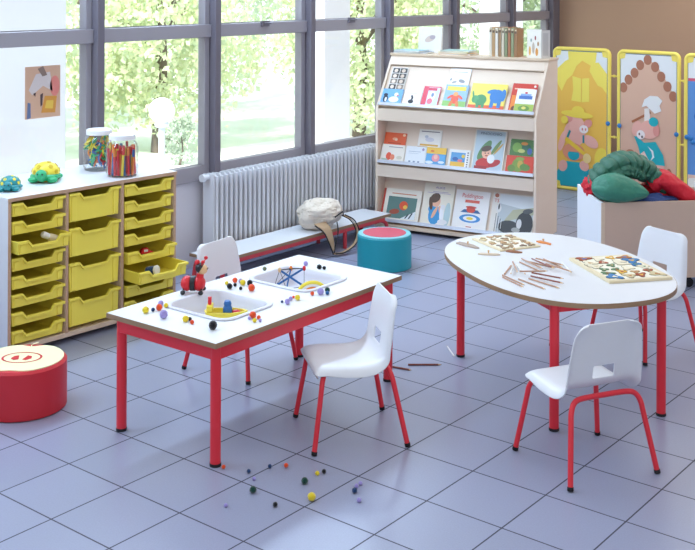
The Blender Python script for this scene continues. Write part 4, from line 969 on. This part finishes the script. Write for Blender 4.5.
# ------------------------------------------------------------------ pompoms
def pompom(x, y, r, colr, z, label, group=None):
    b = MB(); ph = Vector((x*31, y*17, r*90))
    b.ball((0, 0, 0), r, 16, 12, (1, 1, 1), lambda d: 1+noise.noise(d*6+ph)*.16)
    o = b.build('pompom', M['pom_'+colr], None); o.location = (x, y, z+r*.96)
    tag(o, label, 'pompom', group)
POMS = [
    (-0.471, 0.037, 0.0085, 'orange', 0, 'orange pompom on the floor touching the foot of the near table leg'),
    (-0.364, 0.074, 0.0084, 'navy', 0, 'navy pompom on the floor nearest to the table leg'),
    (-0.328, 0.161, 0.0085, 'navy', 0, 'navy pompom on the floor farthest back on the left, beside a tile joint'),
    (-0.28, 0.208, 0.0095, 'orange', 0, 'orange pompom on the floor in the back row, between navy and yellow'),
    (-0.302, 0.04, 0.0074, 'lilac', 0, 'lilac pompom on the floor between the navy one and the larger green one'),
    (-0.231, -0.041, 0.0135, 'green', 0, 'dark green pompom on the floor, the left of the two large green ones'),
    (-0.229, -0.192, 0.0079, 'lilac', 0, 'lilac pompom on the floor at the front left, on its own'),
    (-0.086, -0.071, 0.0096, 'black', 0, 'black pompom on the floor at the front, left of the big yellow one'),
    (-0.123, 0.143, 0.0137, 'green', 0, 'dark green pompom on the floor, the right of the two large green ones'),
    (-0.134, 0.234, 0.0093, 'yellow', 0, 'small yellow pompom on the floor beside a black one'),
    (-0.124, 0.264, 0.0094, 'black', 0, 'black pompom on the floor beside the small yellow one'),
    (-0.011, 0.055, 0.016, 'yellow', 0, 'large yellow pompom on the floor at the front near a tile corner'),
    (0.055, 0.276, 0.0082, 'lilac', 0, 'lilac pompom on the floor, topmost of the cluster of four at the right'),
    (0.056, 0.249, 0.0082, 'lilac', 0, 'lilac pompom on the floor between its lilac neighbour and the navy one'),
    (0.078, 0.209, 0.0108, 'navy', 0, 'navy pompom on the floor in the cluster of four at the right'),
    (0.137, 0.161, 0.0089, 'lilac', 0, 'lilac pompom on the floor, lowest of the cluster at the right'),
    (-1.004, 0.081, 0.0155, 'yellow', TT, 'yellow pompom nearest the left corner of the rectangular table'),
    (-0.999, 0.119, 0.0087, 'navy', TT, 'navy pompom beside the leftmost yellow one on the rectangular table'),
    (-0.99, 0.147, 0.0146, 'orange', TT, 'orange pompom in the leftmost group on the rectangular table'),
    (-1.034, 0.196, 0.0128, 'lilac', TT, 'lilac pompom at the back of the leftmost group on the rectangular table'),
    (-0.998, 0.196, 0.0108, 'yellow', TT, 'small yellow pompom at the right of the leftmost group, by the near basin'),
    (-0.888, 0.083, 0.0181, 'lilac', TT, 'large lilac pompom at the front of the leftmost group on the rectangular table'),
    (-0.776, 0.108, 0.0141, 'yellow', TT, 'yellow pompom at the left of the trio by the front edge of the rectangular table'),
    (-0.773, 0.13, 0.0085, 'black', TT, 'black pompom in the middle of the trio by the front edge of the rectangular table'),
    (-0.732, 0.104, 0.0094, 'orange', TT, 'orange pompom at the right of the trio by the front edge of the rectangular table'),
    (-0.612, 0.111, 0.0185, 'black', TT, 'large black pompom by the front corner of the rectangular table'),
    (-1.05, 0.633, 0.0092, 'yellow', TT, 'small yellow pompom at the left of the group behind the near basin'),
    (-0.989, 0.592, 0.0139, 'black', TT, 'large black pompom at the left of the group behind the near basin'),
    (-1.046, 0.686, 0.0128, 'orange', TT, 'orange pompom at the back of the group behind the near basin'),
    (-0.999, 0.639, 0.0084, 'black', TT, 'small black pompom under the back orange one behind the near basin'),
    (-1.019, 0.699, 0.0114, 'lilac', TT, 'lilac pompom at the back of the group between the basins'),
    (-0.986, 0.679, 0.0141, 'yellow', TT, 'yellow pompom in the middle of the group between the basins'),
    (-0.936, 0.613, 0.0083, 'black', TT, 'small black pompom nearest the near basin in the group between the basins'),
    (-0.955, 0.695, 0.0141, 'black', TT, 'large black pompom at the right of the group between the basins'),
    (-0.885, 0.634, 0.0166, 'orange', TT, 'large orange pompom at the right front of the group between the basins'),
    (-0.587, 0.33, 0.0153, 'orange', TT, 'large orange pompom on top of the cluster at the near basin rim'),
    (-0.585, 0.305, 0.0076, 'lilac', TT, 'small lilac pompom at the left of the cluster at the near basin rim'),
    (-0.542, 0.293, 0.0094, 'yellow', TT, 'yellow pompom in the cluster at the right rim of the near basin'),
    (-0.559, 0.337, 0.0089, 'orange', TT, 'small orange pompom in the cluster at the right rim of the near basin'),
    (-0.528, 0.313, 0.0069, 'lilac', TT, 'small lilac pompom at the front of the cluster at the near basin rim'),
    (-0.989, 1.149, 0.0119, 'lilac', TT, 'lilac pompom by the far corner of the rectangular table'),
    (-0.888, 1.138, 0.013, 'black', TT, 'large black pompom near the far corner of the rectangular table'),
    (-0.866, 1.151, 0.0094, 'black', TT, 'small black pompom touching the large black one near the far corner of the table'),
    (-0.642, 0.581, 0.0063, 'navy', TT, 'navy pompom at the left of the group in front of the far basin'),
    (-0.611, 0.583, 0.0126, 'lilac', TT, 'large lilac pompom next to the navy one in front of the far basin'),
    (-0.637, 0.635, 0.0096, 'lilac', TT, 'lilac pompom at the back of the group in front of the far basin'),
    (-0.65, 0.669, 0.0064, 'orange', TT, 'small orange pompom in the group in front of the far basin'),
    (-0.617, 0.661, 0.0128, 'yellow', TT, 'large yellow pompom in the group in front of the far basin'),
    (-0.614, 0.762, 0.0097, 'orange', TT, 'small orange pompom alone by the rim in front of the far basin'),
    (-0.591, 0.795, 0.0162, 'lilac', TT, 'very large lilac pompom at the right rim of the far basin'),
    (-0.59, 0.844, 0.0125, 'green', TT, 'dark green pompom behind the blue one at the right of the far basin'),
    (-0.567, 0.816, 0.0092, 'blue', TT, 'blue pompom at the right of the far basin in front of the green one'),
    (-1.087, 0.942, 0.0104, 'olive', TT, 'olive pompom at the back edge of the rectangular table between the basins'),
]
for x, y, r, c, z, l in POMS: pompom(x, y, r, c, z, l, 'pompoms on the table' if z else 'pompoms on the floor')

# ------------------------------------------------------------------ pencils
def pencil(a, b_, z, m, label, group=None, r=.0038, tip='toy_wood', lead='toy_black', lift=0):
    A = Vector((a[0], a[1], z+r)); B = Vector((b_[0], b_[1], z+r+lift)); L = (B-A).length
    t = thing('pencil', label, 'pencil', matrix=Matrix.Translation(A) @ (B-A).to_track_quat('X', 'Z').to_matrix().to_4x4(), group=group)
    q = MB(); q.tube([(0, 0, 0), (L*.9, 0, 0)], r, 6); q.build('barrel', m, t)
    q = MB(); q.tube([(L*.9, 0, 0), (L*.98, 0, 0)], [r*.97, r*.35], 6); q.build('tip', M[tip], t)
    q = MB(); q.tube([(L*.98, 0, 0), (L, 0, 0)], [r*.35, r*.1], 6); q.build('lead', M[lead], t)
PENC = [
    (0.058, 1.363, 0.221, 1.275),
    (0.039, 1.394, 0.208, 1.308),
    (0.037, 1.416, -0.022, 1.585),
    (-0.006, 1.573, 0.078, 1.403),
    (-0.018, 1.588, 0.147, 1.368),
    (0.003, 1.581, 0.134, 1.449),
    (0.134, 1.381, 0.316, 1.31),
    (0.166, 1.42, 0.388, 1.357),
    (0.166, 1.439, 0.348, 1.424),
    (0.156, 1.467, 0.324, 1.47),
    (-0.021, 1.662, 0.239, 1.512),
    (-0.029, 1.696, 0.269, 1.524),
    (-0.008, 1.699, 0.174, 1.673),
    (0.043, 1.793, 0.201, 1.696),
    (0.026, 1.701, 0.259, 1.575),
    (0.022, 1.749, 0.196, 1.716),
    (0.161, 1.762, 0.308, 1.593),
    (0.127, 1.659, 0.296, 1.606),
    (0.115, 1.424, 0.215, 1.516),
]
for i, (x0, y0, x1, y1) in enumerate(PENC):
    dx, dy = x1-x0, y1-y0; L = math.hypot(dx, dy); k = min(1, .2/L); x1, y1 = x0+dx*k, y0+dy*k
    lay = [0, .0, 0, .008, .016, .008, 0, 0, .008, .016, 0, .008, .0, 0, .016, .008, .008, .016, .024][i]
    m = M['pencil_white'] if i in (3, 5, 16) else M['pencil']
    dark_ = i in (8, 9, 14)
    if dark_: m = M['pencil_red']
    lb = 'white pencil lying in the loose pile on the oval table' if m is M['pencil_white'] else ('brown-red pencil lying in the loose pile on the oval table' if dark_ else 'bare wood pencil lying in the loose pile on the oval table')
    pencil((x0, y0), (x1, y1), H2+lay, m, lb, 'pencils in the pile on the oval table')
pencil((-.59, 1.506), (-.455, 1.617), 0, M['pencil_red'], 'brown pencil on the floor between the tables, right of the other brown one', r=.0048, lead='toy_black')
pencil((-.637, 1.429), (-.53, 1.451), 0, M['pencil_red'], 'brown pencil on the floor just behind the chair at the rectangular table', r=.0048)
pencil((-.476, 1.768), (-.600, 1.885), 0, M['pencil_white'], 'white pencil on the floor beside the left leg of the oval table', r=.0042)

# ------------------------------------------------------------------ puzzles
def puzzle(c, rz, w, h, d, label, seed, colors, z, bold=1):
    t = thing('wooden_puzzle', label, 'puzzle', (c[0], c[1], z), rz); rn = random.Random(seed)
    b = MB(); b.box(-w/2, -h/2, 0, w/2, h/2, d); b.build('board', M['puz_wood'], t, bevel=.002)
    b = MB(); zc = d+.0004
    b.color('#f4efdc').poly([(-w*.46, -h*.44), (w*.46, -h*.44), (w*.46, h*.44), (-w*.46, h*.44)], zc)
    b.build('picture_field', M['paint_matte'], t, merge=False)
    n = 0
    for i in range(6):
        for j in range(4):
            cx = -w*.38+w*.152*i+rn.uniform(-.012, .012); cy = -h*.33+h*.22*j+rn.uniform(-.01, .01)
            cc = rn.choice(colors); rx, ry = w*rn.uniform(.035, .07)*bold, h*rn.uniform(.04, .09)*bold; a = rn.uniform(0, 3)
            pts = [(cx+(rx*math.cos(q)*math.cos(a)-ry*math.sin(q)*math.sin(a))*(1+.35*math.sin(3*q+a)), cy+(rx*math.cos(q)*math.sin(a)+ry*math.sin(q)*math.cos(a))*(1+.35*math.sin(3*q+a))) for q in [2*PI*k/18 for k in range(18)]]
            b = MB(); b.color('#6b5a48').prism([(cx+(x-cx)*1.10, cy+(y-cy)*1.10) for x, y in pts], zc, zc+.0008); b.color(cc).prism(pts, zc+.0008, zc+.004)
            px, py = cx+rx*.2, cy; b.color(rn.choice(colors)).prism([(px+.35*(x-cx), py+.35*(y-cy)) for x, y in pts], zc+.004, zc+.0046)
            b.build('piece', M['paint_matte'], t, merge=False)
            n += 1
    return t
puzzle((.423, 1.853), R(-38.0), .44, .325, .014, 'large wooden inset puzzle with blue and brown animals at the right of the oval table', 3, ['#4a83b8', '#b87a48', '#e0b04a', '#d8c9a0', '#6b8f6a', '#a85a40', '#efe6cc', '#caa878', '#efe6cc'], H2, 1.25)
puzzle((-.281, 1.968), R(-26.7), .288, .25, .009, 'pale wooden inset puzzle at the far left of the oval table', 8, ['#b59a78', '#d8c49c', '#9a8f86', '#c9a27a', '#e4d6b8', '#8f7a66'], H2, 1.1)
def knob_piece(p, rz, pts, m, label):
    t = thing('puzzle_piece', label, 'puzzle piece', (p[0], p[1], H2), rz)
    b = MB(); b.prism(pts, 0, .007); b.build('cutout', m, t, bevel=.001)
    b = MB(); b.lathe([(.003, .007), (.003, .014), (.006, .018), (.005, .023), (0, .024)], 12); b.build('knob', M['toy_wood'], t)
simple('piece_grey', '#b3a295', .6); simple('piece_brown', '#9b6a4c', .6); simple('piece_pale', '#d8c6ae', .6); simple('piece_orange', '#e08a48', .6)
knob_piece((-.41, 1.795), R(-12), [(-.07, -.02), (.0, -.026), (.07, -.018), (.085, .0), (.05, .012), (.02, .022), (-.04, .02), (-.075, .012)], M['piece_grey'], 'grey-brown fish-shaped knob piece near the far left edge of the oval table')
knob_piece((-.225, 1.70), R(30), [(-.055, -.008), (-.02, -.018), (.03, -.018), (.06, -.004), (.05, .010), (.0, .014), (-.04, .012)], M['piece_pale'], 'pale boat-shaped knob piece left of the pencil pile')
knob_piece((-.150, 1.83), R(10), [(-.04, -.015), (-.01, -.02), (.03, -.012), (.045, .004), (.01, .016), (-.035, .012)], M['piece_brown'], 'brown knob piece touching the near edge of the pale puzzle')
knob_piece((-.130, 2.105), R(-10), [(-.04, -.01), (-.01, -.018), (.02, -.01), (.06, -.014), (.05, .006), (.01, .012), (-.03, .016)], M['piece_orange'], 'orange knob piece beyond the right corner of the pale puzzle')

# ------------------------------------------------------------------ toys on the rectangular table
t = thing('ladybird_toy', 'red wooden ladybird pull toy with black bead feet on the rectangular table', 'toy', (-1.075, .435, TT), R(36)); t.scale = (.95, .95, .88)
b = MB(); b.ball((-.03, 0, .052), .040, 24, 16, (.8, 1, 1)); b.build('rear_body', M['toy_red'], t)
b = MB(); b.tube([(-.012, 0, .052), (.012, 0, .052)], .0395, 24); b.build('belt', M['toy_black'], t)
b = MB(); b.ball((.03, 0, .052), .040, 24, 16, (.8, 1, 1)); b.build('front_body', M['toy_red'], t)
for x in (-.045, .045):
    for y in (-.04, .04):
        b = MB(); b.ball((x, y, .0125), .0125, 14, 10); b.tube([(x, y*.6, .03), (x, y, .0125)], .004, 8); b.build('foot', M['toy_black'], t)
b = MB(); b.tube([(.035, 0, .085), (.035, 0, .105)], .018, 16); b.build('collar', M['toy_red'], t)
b = MB(); b.ball((.045, 0, .128), .027, 22, 14); hd = b.build('head', M['toy_wood'], t)
b = MB(); b.ball((.035, .0, .135), .0275, 20, 12, (.9, 1.02, 1.02)); b.build('hair', M['toy_black'], hd)
for y in (-1, 1):
    b = MB(); b.tube([(.045, y*.012, .15), (.055, y*.04, .175)], .003, 8); b.ball((.056, y*.043, .178), .010, 12, 8); b.build('antenna', M['toy_red'], hd)
    b = MB(); b.ball((.071, y*.009, .132), .0035, 8, 6); b.build('eye', M['toy_black'], hd)
b = MB(); b.ball((.02, 0, .165), .014, 14, 10); b.build('bobble', M['toy_red'], hd)

t = thing('toy_boat', 'yellow plastic toy boat with a blue figure inside the near basin', 'toy', (b1.x+.03, b1.y+.01, BF), R(40)); t.scale = (.95, 1.05, 1.1)
o1 = [(-.10, 0), (-.085, -.038), (.03, -.042), (.085, -.022), (.105, 0), (.085, .022), (.03, .042), (-.085, .038)]
lo = []
for s_, z in ((.72, 0), (.9, .015), (1, .045), (1.02, .05), (.9, .05), (.84, .03), (.7, .02)): lo.append([(x*s_, y*s_, z) for x, y in o1])
b = MB(); b.loft(lo, True, True); b.build('hull', M['toy_yellow'], t)
b = MB(); b.box(-.088, -.03, .05, -.06, .03, .075); b.build('stern_cabin', M['toy_yellow'], t, bevel=.003)
b = MB(); b.tube([(-.075, 0, .075), (-.075, 0, .105)], .009, 12); b.build('funnel', M['toy_red'], t)
b = MB(); b.lathe([(.014, .02), (.022, .03), (.022, .06), (.017, .07), (.019, .078), (.014, .09), (0, .094)], 18, .01, 0); b.build('figure', M['toy_blue'], t)
b = MB(); b.ball((.05, .005, .04), .018, 14, 10, (1.3, 1, .6)); b.build('seat', M['toy_red'], t)

t = thing('rod_toy', 'springy rod and bead toy with blue sticks inside the far basin', 'toy', (b2.x-.045, b2.y+.0, BF), R(10)); t.scale = (.85, .85, 1.3)
V = [(-.09, -.04, .02), (-.05, .08, .075), (-.06, -.03, .085), (.06, .05, .02), (.03, .10, .08), (.0, -.05, .02)]
b = MB()
for i, j in ((0, 4), (1, 5), (2, 3)): b.tube([V[i], V[j]], .0045, 10)
b.build('sticks', M['toy_blue'], t)
b = MB()
for i, j in ((0, 1), (1, 4), (4, 3), (3, 5), (5, 0), (0, 2), (2, 5), (2, 4), (1, 2)): b.tube([V[i], V[j]], .0014, 6)
b.build('elastic', M['toy_black'], t)
for i, c in enumerate(('toy_yellow', 'toy_orange', 'toy_wood', 'toy_green', 'toy_red', 'toy_blue')):
    b = MB(); b.ball(V[i], .0105, 14, 10); b.build('bead', M[c], t)
t = thing('ring_toy', 'yellow, white and orange arched toy inside the far basin', 'toy', (b2.x+.085, b2.y+.01, BF), R(40)); t.scale = (1.15, 1.15, 1.15)
for rr, c, z in ((.062, 'toy_yellow', .012), (.048, 'toy_white', .012), (.035, 'toy_orange', .012), (.022, 'toy_black', .012)):
    b = MB(); b.tube([(rr*math.cos(a), .012*math.cos(a), .006+rr*.9*math.sin(a)) for a in [PI*k/16 for k in range(17)]], .0075, 10); b.build('arch', M[c], t)
b = MB(); b.ball((.09, .015, .014), .02, 14, 10, (1.5, .8, .6)); b.build('end_piece', M['toy_orange'], t)

# ------------------------------------------------------------------ light
w = bpy.data.worlds.new('daylight'); bpy.context.scene.world = w; w.use_nodes = True
bg = w.node_tree.nodes['Background']; bg.inputs[0].default_value = (.80, .90, 1.0, 1); bg.inputs[1].default_value = 1.9
def area(name, loc, rot, sx_, sy, power, c=(1, 1, 1)):
    l = bpy.data.lights.new(name, 'AREA'); l.shape = 'RECTANGLE'; l.size = sx_; l.size_y = sy; l.energy = power; l.color = c
    o = bpy.data.objects.new(name, l); col.objects.link(o); o.location = loc; o.rotation_euler = rot; return o
s_ = bpy.data.lights.new('sun', 'SUN'); s_.energy = 6.5; s_.angle = R(3); s_.color = (1, .97, .88)
so = bpy.data.objects.new('sun', s_); col.objects.link(so); so.rotation_euler = Vector((-.16, .7, -.7)).to_track_quat('-Z', 'Y').to_euler()
area('ceiling_fill', (.6, 1.2, 2.72), (0, 0, 0), 4.6, 5.5, 54, (1, .985, .97))  # unseen overhead fill, added to brighten the room
area('ceiling_fill', (.6, 5.9, 2.72), (0, 0, 0), 4.0, 2.0, 66, (1, .97, .94))  # second unseen fill, added to lift the far end of the room
area('fill_softbox', (3.6, -3.6, 2.35), (R(62), 0, R(38)), 1.8, 1.8, 52, (1, .97, .95))
area('window_skylight', (WX+.16, .9, 2.64), (0, R(-38), 0), .25, 7, 120, (.60, .78, 1))

# ------------------------------------------------------------------ camera
cam = bpy.data.cameras.new('camera'); co = bpy.data.objects.new('camera', cam); col.objects.link(co)
F_, YAW, CY, CXX, ROLL = 1102.0, .6741, -20.1, 347.5, .0046
cam.sensor_width = 36; cam.lens = F_*36/695
co.location = (8.2201*TILE, -9.5472*TILE, 6.0221*TILE)
co.rotation_euler = (Matrix.Rotation(YAW, 3, 'Z') @ Matrix.Rotation(R(90), 3, 'X') @ Matrix.Rotation(ROLL, 3, 'Z')).to_euler()
cam.shift_x = 0; cam.shift_y = -(275-CY)/695
cam.clip_start = .05; cam.clip_end = 300
bpy.context.scene.camera = co
sc = bpy.context.scene
sc.view_settings.view_transform = 'Standard'; sc.view_settings.look = 'None'; sc.view_settings.exposure = 0
sc.cycles.max_bounces = 8; sc.cycles.transparent_max_bounces = 16; sc.cycles.caustics_reflective = False; sc.cycles.caustics_refractive = False
sc.cycles.use_denoising = True
